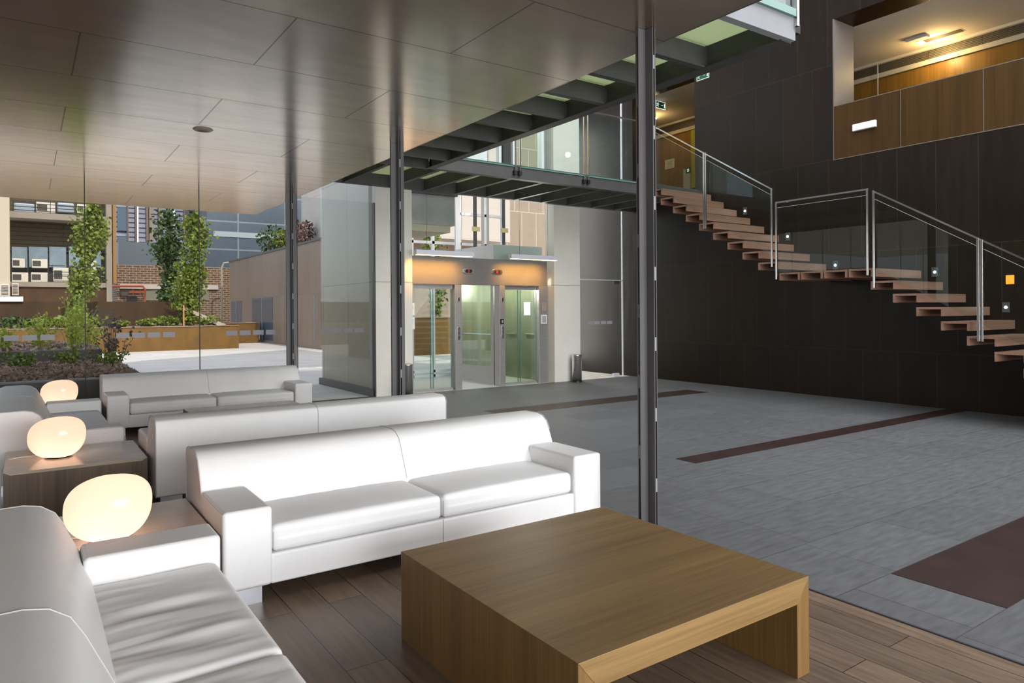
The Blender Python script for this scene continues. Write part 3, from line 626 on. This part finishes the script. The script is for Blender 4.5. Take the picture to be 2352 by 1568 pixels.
column(3.45,3.37,'nearest slender steel column, standing behind the oak coffee table')
column(3.45,7.22,'middle slender steel column in front of the left stone pillar')
column(3.45,11.06,'far slender steel column against the glass front')

# ================================================================== SOFAS
LEN, DEP = 2.51, .97
def cushion_mesh(w, d, h, r, crown, wr, cuts=30, seed=0):
    bm = bmesh.new(); bmesh.ops.create_cube(bm, size=2); bmesh.ops.subdivide_edges(bm, edges=bm.edges[:], cuts=cuts, use_grid_fill=True)
    hw = Vector((w/2,d/2,h/2))
    for v in bm.verts:
        p = []
        for i in range(3):
            t = v.co[i]; s = (1 if t >= 0 else -1)*(1-(1-abs(t))**1.5); p.append(s*hw[i])
        p = Vector(p); q = Vector([max(-hw[i]+r, min(hw[i]-r, p[i])) for i in range(3)]); dlt = p-q
        if dlt.length > 1e-9: p = q+dlt.normalized()*r if max(abs(dlt[i]) for i in range(3)) > 1e-9 else p
        u, v2 = p.x/hw.x, p.y/hw.y
        if p.z > 0:
            m_ = (1-u**4)*(1-v2**4)
            p.z += crown*m_
            if wr:
                k = noise.noise(Vector((p.x*11+seed, p.y*2.0+p.x*2.5, seed)))+.6*noise.noise(Vector((p.x*24, p.y*3+p.x*4, seed+3)))
                p.z += wr*k*max(0,(1-u**6))*max(0,(1-abs(v2)**5))*(.4+.6*(v2*.5+.5))
        elif abs(v2) < 1.01 and p.y < -hw.y+r*1.01: p.y -= .008*(1-(p.z/hw.z)**2)*(1-u**4)
        v.co = p
    me = bpy.data.meshes.new('seat_cushion'); bm.to_mesh(me); bm.free()
    for p in me.polygons: p.use_smooth = True
    me.materials.append(leather); return me
def make_sofa(label):
    t = thing('sofa', label, 'sofa', (0,0,0), 0, 'white leather sofas in the lounge')
    L, F = LEN/2, -DEP/2; aw = .245
    for s in (-1,1):
        x0, x1 = sorted((s*L, s*(L-aw)))
        a = box(x0,x1,F,F+.53,.09,.497).build('arm', leather, t, bevel=.022, seg=4)
        MB().tube([(s*(L-.006),F+.01,.485),(s*(L-.006),F+.5,.485)],.0035,6).build('piping', piping_m, a)
        MB().tube([(s*(L-aw+.006),F+.012,.483),(s*(L-aw+.006),F+.5,.483)],.003,6).build('piping', piping_m, a)
        for y0,y1 in ((F+.04,F+.12),(-F-.16,-F-.08)):
            xa, xb = sorted((s*(L-.045), s*(L-.2)))
            box(xa,xb,y0,y1,0,.092).build('leg', steel_leg, t)
    prof = [(F+.50,.24),(F+.50,.40),(F+.585,.585),(F+.62,.645),(F+.67,.68),(F+.73,.692),(F+.90,.690),(F+.95,.672),(F+.97,.63),(F+.97,.10),(F+.90,.09),(F+.60,.09),(F+.56,.14)]
    b = MB().prism(prof,'x',-L+.003,L-.003).build('backrest', leather, t, bevel=.012, seg=3)
    pp = [(0,y,z) for y,z in prof[1:10]]
    pp = [(0,p[1]+.0,p[2]) for p in pp]
    MB().tube(pp,.0032,6).build('seam', piping_m, b)
    for s in (-1,1):
        MB().tube([(s*(L-.004),y,z) for y,z in prof[2:10]],.0035,6).build('piping', piping_m, b)
    base = box(-L+aw-.01,L-aw+.01,F+.012,F+.90,.09,.246).build('base', leather, t, bevel=.012)
    MB().tube([(0,F+.011,.246),(0,F+.011,.092)],.002,6).build('seam', piping_m, base)
    cw = L-aw
    for s,me in ((-1,CUSH),(1,CUSH)):
        o = link('seat_cushion', me, None, t, loc=(s*cw/2,F+.02+.27,.317))
        MB().tube([(-cw/2+.03,-.262,-.058),(cw/2-.03,-.262,-.058)],.003,6).build('piping', piping_m, o)
        for e in (-1,1): MB().tube([(e*(cw/2-.012),-.259,.035),(e*(cw/2-.012),-.259,-.055)],.003,6).build('piping', piping_m, o)
    return t
CUSH = cushion_mesh(LEN/2-.245-.008,.54,.142,.032,.014,.004)
CUSHW = cushion_mesh(LEN/2-.245-.008,.54,.142,.032,.012,.026,cuts=64,seed=5)
sofaB = make_sofa('white leather sofa facing the camera behind the oak coffee table')
sofaB.location = ((.80+3.31)/2, 3.68+DEP/2, 0)
def sofa(label, x, y, rz, wr=False):
    s = copy_tree(sofaB); s['label'] = label; s.location = (x,y,0); s.rotation_euler = (0,0,rz)
    if wr:
        for c_ in children(s):
            if c_.name.startswith('seat_cushion'): c_.data = CUSHW
    return s
sofa('white leather sofa cut off by the lower left corner, seat creased', .72-DEP/2, 3.585-LEN/2, pi/2, True)
sofa('white leather sofa seen from behind, its back to the near sofa', 2.055, 5.87+DEP/2, pi)
sofa('white leather sofa side-on behind the second lamp, at the left edge', .72-DEP/2, 7.05+LEN/2, pi/2)
sofa('far white leather sofa in front of the glass, facing the camera', 2.055, 9.68+DEP/2, 0)
sofa('white leather sofa barely showing at the far left edge behind the side-on sofa', -1.55, 9.68+DEP/2, 0)

# ================================================================== TABLES
def table(name, label, x0, x1, y0, y1, h, tt, tl, mtop, mleg, mback=None):
    cx, cy = (x0+x1)/2, (y0+y1)/2; w, d = (x1-x0)/2, (y1-y0)/2
    t = thing(name, label, 'table', (cx,cy,0))
    MB().prism([(-w,h),(w,h),(w-tl,h-tt),(-w+tl,h-tt)],'y',-d,d).build('tabletop', mtop, t, bevel=.002, seg=2)
    MB().prism([(-w,0),(-w+tl,0),(-w+tl,h-tt),(-w,h)],'y',-d,d).build('side_panel', mleg, t, bevel=.002, seg=2)
    MB().prism([(w,0),(w-tl,0),(w-tl,h-tt),(w,h)],'y',-d,d).build('side_panel', mleg, t, bevel=.002, seg=2)
    if mback: box(-w+tl,w-tl,-d+.0005,-d+.03,.0,h-tt).build('front_panel', mleg, t)
    return t
table('coffee_table','large square oak coffee table in the foreground', 1.405, 2.64, 1.675, 2.925, .40, .10, .082, table_x, table_z)
table('coffee_table','distant low coffee table between the two far sofas', 1.47, 2.69, 7.45, 8.68, .40, .10, .082, side_x, side_z)
table('side_table','low grey oak corner table under the nearest glowing lamp', -.12, .785, 3.66, 4.57, .385, .022, .04, side_x, side_z, 1)
table('side_table','low grey oak corner table under the second glowing lamp', -.13, .77, 6.03, 6.92, .385, .022, .04, side_x, side_z, 1)
table('side_table','low corner table hidden under the farthest lamp', -.13, .74, 9.66, 10.55, .385, .022, .04, side_x, side_z, 1)

# ================================================================== LAMPS
def lamp_mesh():
    bm = bmesh.new(); bmesh.ops.create_uvsphere(bm, u_segments=64, v_segments=40, radius=1)
    for v in bm.verts:
        x,y,z = v.co
        # squarish pebble
        e = 2.55; n_ = (abs(x)**e+abs(y)**e+abs(z)**e)**(1/e); x,y,z = x/n_,y/n_,z/n_
        a = .184*(1+.03*z-.10*max(0,-z)**1.5)
        X = a*x + .008*z; Y = a*.92*y
        Z = .158*z*(1+.04*x) + .003*x
        if z < 0: X += .006*z*z
        Z = max(Z, -.142)
        v.co = (X,Y,Z+.150)
    me = bpy.data.meshes.new('lamp_shade'); bm.to_mesh(me); bm.free()
    for p in me.polygons: p.use_smooth = True
    me.materials.append(opal); return me
LM = lamp_mesh()
def lamp(label, x, y, zt, cord, e, rz=-YAW):
    t = thing('table_lamp', label, 'lamp', (x,y,zt), rz, 'pebble shaped glowing lamps')
    link('lamp_shade', LM, None, t)
    MB().lathe([(.065,.0),(.085,.004),(.095,.012),(.06,.016)],0.01,0,24).build('base', lampbase, t)
    if cord: MB().tube(cord,.004,6).build('cord', cordm, t, smooth=True)
    L = bpy.data.lights.new('bulb','POINT'); L.energy=e*.085; L.color=(1,.80,.62); L.shadow_soft_size=.05
    lo = bpy.data.objects.new('bulb', L); COL.objects.link(lo); lo.parent = t; lo.location=(.01,-.01,.10)
lamp('nearest glowing pebble lamp, largest, on the corner table by the near sofa', .335, 3.985, .385, [(-.1,0,.006),(-.2,-.03,.004),(-.3,-.02,.004),(-.42,-.12,.004)], 13)
lamp('middle glowing pebble lamp, second from the camera, with a white cord over the table edge', .20, 6.47, .385, [(-.1,0,.006),(-.2,.02,.004),(-.27,-.03,.004),(-.31,-.09,-.0),(-.335,-.13,-.06),(-.34,-.14,-.25),(-.33,-.15,-.38)], 11)
lamp('farthest glowing pebble lamp, half hidden behind the side-on sofa arm', .335, 10.0, .385, None, 10)

# ================================================================== COURTYARD
def shrub(name, label, x, y, z, rx, ry, rz, n, size, m, group=None, twig=None):
    t = thing(name, label, 'plant', (x,y,z), 0, group); b = MB()
    for _ in range(n):
        while True:
            p = Vector((random.uniform(-1,1),random.uniform(-1,1),random.uniform(-1,1)))
            if p.length < 1: break
        b.leaf((p.x*rx,p.y*ry,rz+p.z*rz), size)
    b.build('foliage', m, t)
    s = MB()
    for _ in range(6):
        a = random.uniform(0,2*pi); s.tube([(0,0,-.02),(rx*.5*cos(a),ry*.5*sin(a),rz*.9),(rx*.7*cos(a),ry*.7*sin(a),rz*1.6)],[.012,.008,.003],5)
    s.build('stems', twig or bark, t); return t
def grass_tuft(label, x, y, z, h, n, m, group, spread=.35):
    t = thing('wispy_plant', label, 'plant', (x,y,z), 0, group); b = MB(); lf = MB()
    for _ in range(n):
        a = random.uniform(0,2*pi); r = random.uniform(0,spread); x0,y0 = r*.4*cos(a), r*.4*sin(a); H = h*random.uniform(.5,1)
        p1 = (x0+r*.3*cos(a),y0+r*.3*sin(a),H*.5); p2 = (x0+r*.9*cos(a),y0+r*.9*sin(a),H)
        b.tube([(x0,y0,-.02),p1,p2],[.008,.006,.002],4)
        for k in range(14):
            f = random.uniform(.2,1); q = Vector(p1).lerp(Vector(p2),(f-.5)*2) if f > .5 else Vector((x0,y0,0)).lerp(Vector(p1),f*2)
            lf.leaf(q+Vector((random.gauss(0,.04),random.gauss(0,.04),0)), .07)
    b.build('stems', m, t); lf.build('foliage', m, t)
def tree(label, base, top, prof, n, size, m, trunk=.035, group='slender courtyard trees', lean=0):
    t = thing('slender_tree', label, 'tree', base, 0, group); B = Vector(base); H = top.z-B.z
    dx = top-B; tr = MB(); path = []
    for k in range(9):
        f = k/8; path.append((dx.x*f+.06*sin(f*5),dx.y*f,H*f*.97))
    tr.tube(path,[trunk*(1-.8*k/8) for k in range(9)],8); 
    lf = MB(); cl = []
    for k in range(60):
        f = random.uniform(.05,1); w = 0
        for (f0,w0),(f1,w1) in zip(prof[:-1],prof[1:]):
            if f0 <= f <= f1: w = w0+(w1-w0)*(f-f0)/(f1-f0)
        a = random.uniform(0,2*pi); r = w*random.uniform(.2,.85)
        c_ = Vector((dx.x*f+.06*sin(f*5)+r*cos(a), dx.y*f+r*sin(a), H*f)); cl.append((c_,w))
        if f > .12: tr.tube([(dx.x*(f-.1)+.06*sin(f*5),dx.y*f,H*(f-.12)),tuple(c_)],[.012,.004],5)
    for _ in range(n):
        c_,w = random.choice(cl); s = max(.06,w*.3)
        lf.leaf(c_+Vector((random.gauss(0,s),random.gauss(0,s),random.gauss(0,s*1.5))), size)
    tr.build('trunk', bark, t, smooth=True); lf.build('crown', m, t)
# front planter with bark mulch
def planter(name, label, x0,x1,y0,y1,z0,z1,m,th=.08,lip=None, group=None):
    t = thing(name, label, 'planter', ((x0+x1)/2,(y0+y1)/2,z0), 0, group); w,d,h = (x1-x0)/2,(y1-y0)/2,z1-z0
    MB().box(-w,w,-d,-d+th,0,h).build('front_wall', m, t); MB().box(w-th,w,-d+th,d,0,h).build('side_wall', m, t); MB().box(-w,-w+th,-d+th,d,0,h).build('side_wall', m, t); MB().box(-w+th,w-th,d-th,d,0,h).build('back_wall', m, t)
    MB().box(-w+th,w-th,-d+th,d-th,0,h).build('soil', mulchm, t)
    if lip: MB().box(-w-.02,w+.02,-d-.03,-d+th+.02,h,h+.025).build('coping', lip, t)
    return t
coping = plain('planter_coping', S(150,130,116), .6)
planter('planter','low dark planter of bark mulch just outside the glass', -9,1.57,12.15,16.4,0,.50,planterm,.06,plain('lip',(.3,.28,.3),.5))
planter('planter','second dark planter step behind the mulch bed', -9,1.28,16.42,22.0,0,.76,planterm,.06)
mu = MB()
for _ in range(5200):
    x = random.uniform(-4.5,1.48); y = random.uniform(12.22,16.3); mu.leaf((x,y,.50+random.uniform(.02,.05)), .11)
for _ in range(1300):
    x = random.uniform(-4.5,1.18); y = random.uniform(16.5,20); mu.leaf((x,y,.76+random.uniform(.02,.05)), .11)
o = mu.build('mulch_chips', plain('bark_chips', S(162,138,122), .9, var=.5, vscale=3)); tag(o,'brown bark chips strewn over the planters outside','bark mulch',None,'stuff')
planter('planter','long sunlit ochre rusted steel planter across the court', -12,7.2,30.0,33.9,0,.92,corten,.1,coping)
o = box(-14,5.6,34.0,34.3,0,1.95).build('retaining_wall', cortend); tag(o,'tall brown rusted steel retaining wall behind the ochre planter','retaining wall',None,None)
o = MB().prism([(5.15,1.66),(5.45,1.66),(6.95,.95),(6.6,.93)],'y',31.0,31.9).build('sloping_coping', plain('pale_coping',S(190,172,154),.7)); tag(o,'sloping pale stone coping at the right end of the planter','coping')
planter('planter','small ochre planter beside the brown building', 7.5,9.2,34.5,36.5,0,.95,corten,.1,coping)
o = box(-3,-.05,33.9,34.3,1.951,2.15).build('white_ledge', white_paint); tag(o,'white ledge at the far left of the rusted wall','ledge')
# plants
lab_g = ['leftmost wispy green plant on the dark planter step','wispy yellow green plant second from the left on the planter step','tall wispy yellow green plant in the middle of the planter step','wispy yellow green plant near the right end of the planter step','low green tuft in the mulch bed at left','low green tuft in the middle of the mulch bed','low green tuft at the right end of the mulch bed']
for i,(x,y,z,h,n,m) in enumerate(((-.35,17.0,.76,.55,22,leafy),(.30,17.2,.76,.75,24,leafy),(.85,17.2,.76,1.15,40,leafy),(1.1,18.0,.76,.7,18,leafy),(-.05,15.2,.50,.35,16,leafm),(.75,15.6,.50,.4,16,leafm),(1.35,15.0,.50,.3,18,leafm))): grass_tuft(lab_g[i], x,y,z,h,n,m,'wispy plants in the dark planters')
grass_tuft('dry brown twiggy plant beside the glass joint', 1.42,16.0,.50,.95,16,dryt,'wispy plants in the dark planters',.5)
for i,(px,w,h,lab) in enumerate(((20,.9,.32,'dark ivy mound at the far left of the ochre planter'),(95,.5,.28,'small ivy mound left of the left tree'),(140,.6,.34,'ivy mound at the foot of the left tree'),(200,.55,.33,'ivy mound between the left tree and the grille'),(275,.4,.16,'low ivy right of the black grille'),(345,.5,.2,'low ivy mound in the middle of the planter'),(385,.55,.3,'taller ivy mound left of the right tree'),(470,.7,.36,'ivy mound right of the right tree'))):
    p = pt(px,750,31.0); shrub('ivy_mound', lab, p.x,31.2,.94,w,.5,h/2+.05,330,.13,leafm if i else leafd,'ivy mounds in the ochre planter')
p0,p1 = pt(168,745,31),pt(222,474,31); tree('slender leafy tree at left, in the ochre planter', (p0.x,31.3,.93), Vector((p1.x,31.3,p1.z)), [(0,.08),(.15,.22),(.3,.4),(.45,.55),(.55,.35),(.7,.5),(.88,.55),(1,.15)], 3300,.16, leafm, .05)
p0,p1 = pt(424,748,31),pt(455,492,31); tree('slender leafy tree at right, staked in the ochre planter', (p0.x,31.3,.93), Vector((p1.x,31.3,p1.z)), [(0,.2),(.2,.55),(.35,.65),(.5,.4),(.62,.55),(.78,.7),(.9,.45),(1,.12)], 4200,.16, leafm, .05)
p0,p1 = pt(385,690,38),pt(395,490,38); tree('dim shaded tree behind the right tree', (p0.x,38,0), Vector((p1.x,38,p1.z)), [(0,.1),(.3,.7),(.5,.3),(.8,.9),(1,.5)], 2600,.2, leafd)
o = thing('tree_stake','thin wooden stake beside the right tree','stake',(pt(428,748,30.9).x-.1,30.9,.93)); box(-.03,.03,-.03,.03,0,.85).build('post', plain('stake_wood',S(176,132,86),.8), o)
g = thing('iron_grille','black iron grille standing on the ochre planter','grille',(pt(238,750,31).x,31.05,.93))
for x in (-.36,.36): box(x-.02,x+.02,-.02,.02,0,.72).build('post', black, g)
for k in range(6): box(-.36,.36,-.012,.012,.08+.11*k,.12+.11*k).build('bar', black, g)
# planter and tree seen through the lift shaft
planter('planter','ochre planter seen through the left lift doors', 10.6,13.2,21.0,23.0,0,1.25,corten,.1,coping)
tree('small tree seen through the left lift doors', (11.75,21.6,1.2), Vector((11.75,21.6,4.2)), [(0,.15),(.3,.35),(.8,.4),(1,.2)], 900,.13, leafm)
# brown building along the right of the court
fb = thing('brown_building','long brown panelled building along the right of the court','building',(9.5,33,0))
box(0,7,-7.5,8.6,0,4.28).build('wall', facade, fb); 
for (y0,y1,z0,z1,m) in ((-5.6,-5.5,.33,2.12,winl),(.2,3.8,.12,2.16,winm),(5.9,8.2,.1,2.06,winm)):
    w = box(-.012,.05,y0,y1,z0,z1).build('window', m, fb); box(-.03,-.012,(y0+y1)/2-.03,(y0+y1)/2+.03,z0,z1).build('mullion', plain('frame_grey',(.3,.32,.33),.4), w)
box(-.05,.1,-7.5,8.6,4.28,4.36).build('coping', plain('dark_coping',(.12,.11,.1),.5), fb)
fu = thing('pale_upper_storey','pale upper storey with tall windows set back above the brown building','building',(10.6,28,4.36))
box(0,6,-4,4.4,-.06,5).build('wall', facadel, fu)
for (a,b) in ((-2.6,-1.3),(.2,1.5)): w = box(-.02,.05,a,b,1.0,2.55).build('window', winl, fu); box(-.035,-.02,(a+b)/2-.1,(a+b)/2+.35,1.0,2.55).build('blind', white_paint, w)
for px,py,s_,lab,m in ((556,585,1.0,'bushy dark plant on the brown roof terrace','d'),(604,570,.75,'pointed green plant on the brown roof terrace','g'),(652,520,.8,'reddish shrub on the terrace behind the far column','r')):
    Y = 36 if px < 580 else 34 if px < 620 else 30.5
    shrub('terrace_plant', lab, 10.3 if px < 640 else 9.93, Y, 4.37, s_*.8, s_*.7, s_*.75, 420, .16, {'d':leafd,'g':leafm,'r':plain('leaf_red',S(110,82,78),.6)}[m], 'plants on the roof terrace')
bq = thing('panelled_building','brown panelled building seen through the glass above the lifts','building',(16.9,28.6,0))
box(0,10,0,6,0,11).build('wall', panels('panel_facade', S(150,134,116), S(142,126,108), S(196,184,168), 'X', 'Z', .9, 3.2, .012, rough=.5, gvar=.08), bq)
box(0,10,-.04,0,3.3,3.42).build('string_course', white_paint, bq)
# glazed blue building behind
gb = thing('glazed_building','blue grey glazed office building behind the court','building',(12,50,0))
a,b = pt(475,470,50),pt(660,470,50)
box(a.x-12,b.x-12+6,0,5,3.0,16).build('curtain_wall', bluew, gb); box(a.x-12,b.x-12+6,-.06,0,2.6,3.9).build('dark_base', plain('dark_glass_band',(.03,.04,.045),.2), gb)
q0,q1 = pt(490,530,50),pt(640,550,50); box(q0.x-12,q1.x-12,-.05,0,q1.z,q0.z).build('window_band', plain('pale_glass_band',S(150,160,164),.2), gb)
# louvred building
lb = thing('louvred_building','tall building with pale fins and blue grey louvres','building',(6.5,56,0))
a,b = pt(262,470,56),pt(480,470,56)
box(a.x-6.5,b.x-6.5,0,6,0,17).build('louvre_wall', louvre, lb)
finb = plain('fin_brown',S(118,100,92),.7)
for px,w,m in ((292.5,.07,finb),(311,.09,finb),(315,.09,white_paint),(337,.14,finb),(346.5,.3,concrete),(367,.24,concrete),(398,.14,white_paint),(426,.3,concrete),(443,.14,finb)):
    x = pt(px,500,56).x-6.5; box(x-w/2,x+w/2,-.35,0,0,17).build('fin', m, lb)
for y0,y1 in ((476,530),(543,570)):
    p,q = pt(269,y0,55.9),pt(291,y1,55.9); box(p.x-6.5,q.x-6.5,-.2,-.1,q.z,p.z).build('window', winm, lb)
# brick yard building
bb = thing('brick_building','low old brick building behind the rusted wall','building',(6.5,45,0))
a,b = pt(268,607,45),pt(575,607,45)
box(a.x-6.5,b.x-6.5,0,4,0,a.z).build('wall', brick, bb)
p,q = pt(272,590,46),pt(362,607,46); box(p.x-6.5,q.x-6.5,1,3,q.z-.3,p.z+.9).build('roof_cabin', plain('grey_cabin',S(88,96,104),.5), bb)
p,q = pt(375,575,46),pt(470,607,46); MB().prism([(p.x-6.5,q.z-.2),(q.x-6.5,q.z-.2),(q.x-6.5,p.z+.9),(p.x-6.5,p.z)],'y',1,3).build('canopy', plain('canopy_grey',S(96,108,116),.4), bb)
p,q = pt(275,652,45),pt(500,665,45); box(p.x-6.5,q.x-6.5,-.15,0,q.z,p.z).build('pale_band', plain('old_render',S(170,160,150),.8), bb)
p,q = pt(335,664,45),pt(480,690,45); box(p.x-6.5,q.x-6.5,-.05,0,q.z,p.z).build('render_patch', plain('grey_render_patch',S(112,106,92),.85), bb)
p,q = pt(292,680,44.9),pt(315,694,44.9); box(p.x-6.5,q.x-6.5,-.12,-.05,q.z-.2,p.z).build('dark_opening', black, bb)
pv = pt(286,672,44.8); MB().prism([(pv.x-6.5+.2*cos(k*pi/8),pv.z+.2*sin(k*pi/8)) for k in range(16)],'y',-.2,-.05).build('round_vent', slatd, bb)
pp = [pt(235,657,44.6),pt(328,657,44.6),pt(333,664,44.6),pt(333,692,44.6)]; MB().tube([p-Vector((6.5,45,0)) for p in pp],.06,8).build('pipe', rustpipe, bb)
pp = [pt(298,671,44.6),pt(331,671,44.6)]; MB().tube([p-Vector((6.5,45,0)) for p in pp],.045,8).build('pipe', rustpipe, bb)
o = MB().tube([pt(530,602,43),pt(514,604,43),pt(509,615,43),pt(510,680,43),pt(508,735,43),Vector((pt(508,735,43).x,43,0))],.05,8).build('lamp_pole', plain('pole_grey',S(150,144,128),.6)); tag(o,'thin bent pole before the brick building','pole')
# left workshop building with air conditioners
wb = thing('workshop_building','dim workshop building with balconies of air conditioners at left','building',(1.7,43,0))
W0 = Vector((1.7,43,0))
def wpart(name, px0,px1,py0,py1,m,y0,y1,parent=None):
    p,q = pt(px0,py0,43+y0),pt(px1,py1,43+y0); xm = max(px0,0)*.5+px1*.5
    return box(p.x-W0.x,q.x-W0.x,y0,y1,pt(xm,py1,43+y0).z,pt(xm,py0,43+y0).z).build(name, m, parent or wb)
wpart('louvre_wall',10,262,470,578,dimwall,1.2,1.6); wpart('louvre_wall',10,262,380,470,dimwall,1.2,1.6)
wpart('balcony_slab',22,248,491,505,concrete,-.2,1.2); wpart('balcony_slab',22,250,648,659,concrete,-.2,1.2)
wpart('column',243,258,350,700,concrete,-.3,.3); wpart('orange_column',258,268,350,650,plain('ochre_render',S(150,112,62),.8),-.1,.3)
wpart('end_wall',-140,23,330,700,plain('beige_render',S(186,172,150),.85),-1.5,-.5)
wpart('rusty_base_wall',20,250,659,705,plain('rusty_render',S(72,48,26),.85,var=.3,vscale=1),-.1,.3)
wpart('room_back',10,250,570,650,slatd,1.3,1.5)
for a,b in ((27,63),(66,110),(113,152),(158,232)): wpart('window',a,b,567,614,plain('hazy_window',S(126,140,150),.15,var=.2,vscale=1),1.0,1.1)
for y in (470,478,486): wpart('rail',30,200,y-.7,y+.7,black,-.15,-.1)
for y in (611,625,635): wpart('rail',110,222,y-.7,y+.7,black,-.15,-.1)
for px in (30,80,116,130,175): wpart('rail_post',px-.8,px+.8,462,492,black,-.15,-.1)
for px in (112,120,222): wpart('rail_post',px-.8,px+.8,608,650,black,-.15,-.1)
def ac(px0,px1,py0,py1,label,yy=0.3,fan=True):
    p,q = pt(px0,py0,43+yy),pt(px1,py1,43+yy); w,h = (q.x-p.x)/2,(p.z-q.z)
    t = thing('air_conditioner', label, 'air conditioner', ((p.x+q.x)/2,43+yy,q.z), 0, 'air conditioners on the workshop balconies')
    box(-w,w,0,.45,0,h).build('casing', acm, t, bevel=.02)
    if fan: box(-w*.9,w*.15,-.012,0,h*.2,h*.8).build('fan_grille', acd, t)
    else:
        m_ = MB()
        for k in range(7): m_.box(-w*.75,w*.75,-.012,0,h*(.1+.12*k),h*(.16+.12*k))
        m_.build('vent_slats', acd, t)
ac(28,57,593,614.5,'upper white air conditioner at the far left of the lower balcony'); ac(73,109,594,615.5,'upper white air conditioner, second from left on the lower balcony')
ac(27,65,625,647.5,'bottom left air conditioner on the lower balcony'); ac(71,110,625,647.5,'bottom air conditioner second from left on the lower balcony')
ac(122,158,614,647.5,'single air conditioner left of the left tree'); ac(192,222,598,647.5,'tall air conditioner half behind the left tree')
ac(83,127,463,490,'air conditioner on the upper balcony, left one'); ac(177,202,468,490.5,'air conditioner on the upper balcony beside the left tree')
ac(27,43,650,678,'narrow slatted air conditioner under the lower balcony',-.6,False); ac(0,22,652,680,'slatted air conditioner on the beige end wall',-1.95,False)
for a,b,lab in ((32,80,'grey glass tank on the upper balcony, left'),(131,171,'grey glass tank on the upper balcony, right')):
    p,q = pt(a,464,43.3),pt(b,489.5,43.3); o = thing('roof_tank', lab, 'tank', ((p.x+q.x)/2,43.3,q.z), 0, 'tanks on the upper balcony'); w,h = (q.x-p.x)/2,p.z-q.z
    box(-w,w,0,.5,0,h).build('body', plain('tank_grey',S(150,160,170),.3), o, bevel=.08); box(-w*.9,w*.9,-.01,0,h*.6,h*.65).build('band', acd, o)

# ================================================================== LIGHT
def plight(name, loc, e, col, r_=.08):
    L = bpy.data.lights.new(name,'POINT'); L.energy=e; L.color=col; L.shadow_soft_size=r_
    o = bpy.data.objects.new(name, L); COL.objects.link(o); o.location = loc
plight('car_light', (8.2,12.3,1.95), 34, (1,.98,.88)); plight('lobby_light', (8.4,12.3,6.45), 100, (1,.88,.66)); plight('lobby_light', (6.4,12.6,6.45), 70, (1,.95,.85))
world = bpy.data.worlds.new('sky'); SC.world = world; world.use_nodes = True; nt = world.node_tree; nt.nodes.clear()
out = nt.nodes.new('ShaderNodeOutputWorld'); bg = nt.nodes.new('ShaderNodeBackground'); sky = nt.nodes.new('ShaderNodeTexSky')
sky.sky_type = 'NISHITA'; sky.sun_disc = False; sky.sun_elevation = radians(42); sky.sun_rotation = radians(150); sky.air_density = 1.0; sky.dust_density = 2.5; sky.ozone_density = 1
mix = nt.nodes.new('ShaderNodeMix'); mix.data_type = 'RGBA'; mix.inputs['Factor'].default_value = .45; mix.inputs['B'].default_value = (6,6.2,6.6,1)
nt.links.new(sky.outputs[0], mix.inputs['A']); nt.links.new(mix.outputs['Result'], bg.inputs[0]); nt.links.new(bg.outputs[0], out.inputs[0]); bg.inputs[1].default_value = .245
def sun(energy, az, el):
    L = bpy.data.lights.new('sun','SUN'); L.energy = energy; L.angle = radians(.6); L.color = (1,.93,.82)
    o = bpy.data.objects.new('sun', L); COL.objects.link(o)
    d = Vector((cos(el)*sin(az), cos(el)*cos(az), -sin(el)))     # direction of travel
    o.rotation_euler = d.to_track_quat('-Z','Y').to_euler(); o.location = (0,-20,40)
sun(2.5, radians(-4), radians(46))
def area(name, loc, rot, sx, sy, e, col):
    L = bpy.data.lights.new(name,'AREA'); L.shape='RECTANGLE'; L.size=sx; L.size_y=sy; L.energy=e; L.color=col
    o = bpy.data.objects.new(name, L); COL.objects.link(o); o.location = loc; o.rotation_euler = rot
area('window_daylight', (3.2,-5.4,1.65), (radians(90),0,0), 9.6, 3.0, 810, (.93,.96,1))
area('skylight_daylight', (7.2,3.2,8.6), (radians(36),0,0), 6.6, 10, 760, (.95,.97,1))
area('passage_fill', (10.35,14.0,3.2), (radians(-90),0,0), 1.3, 6.0, 125, (1,.93,.85))  # added lamp, out of view, brightening the wall and floor beside the lift tower
vs = SC.view_settings; vs.view_transform = 'Standard'; vs.look = 'None'; vs.exposure = 0.25; vs.gamma = 1; vs.use_curve_mapping = False
SC.cycles.max_bounces = 10; SC.cycles.transparent_max_bounces = 24; SC.cycles.glossy_bounces = 5; SC.cycles.sample_clamp_indirect = 6
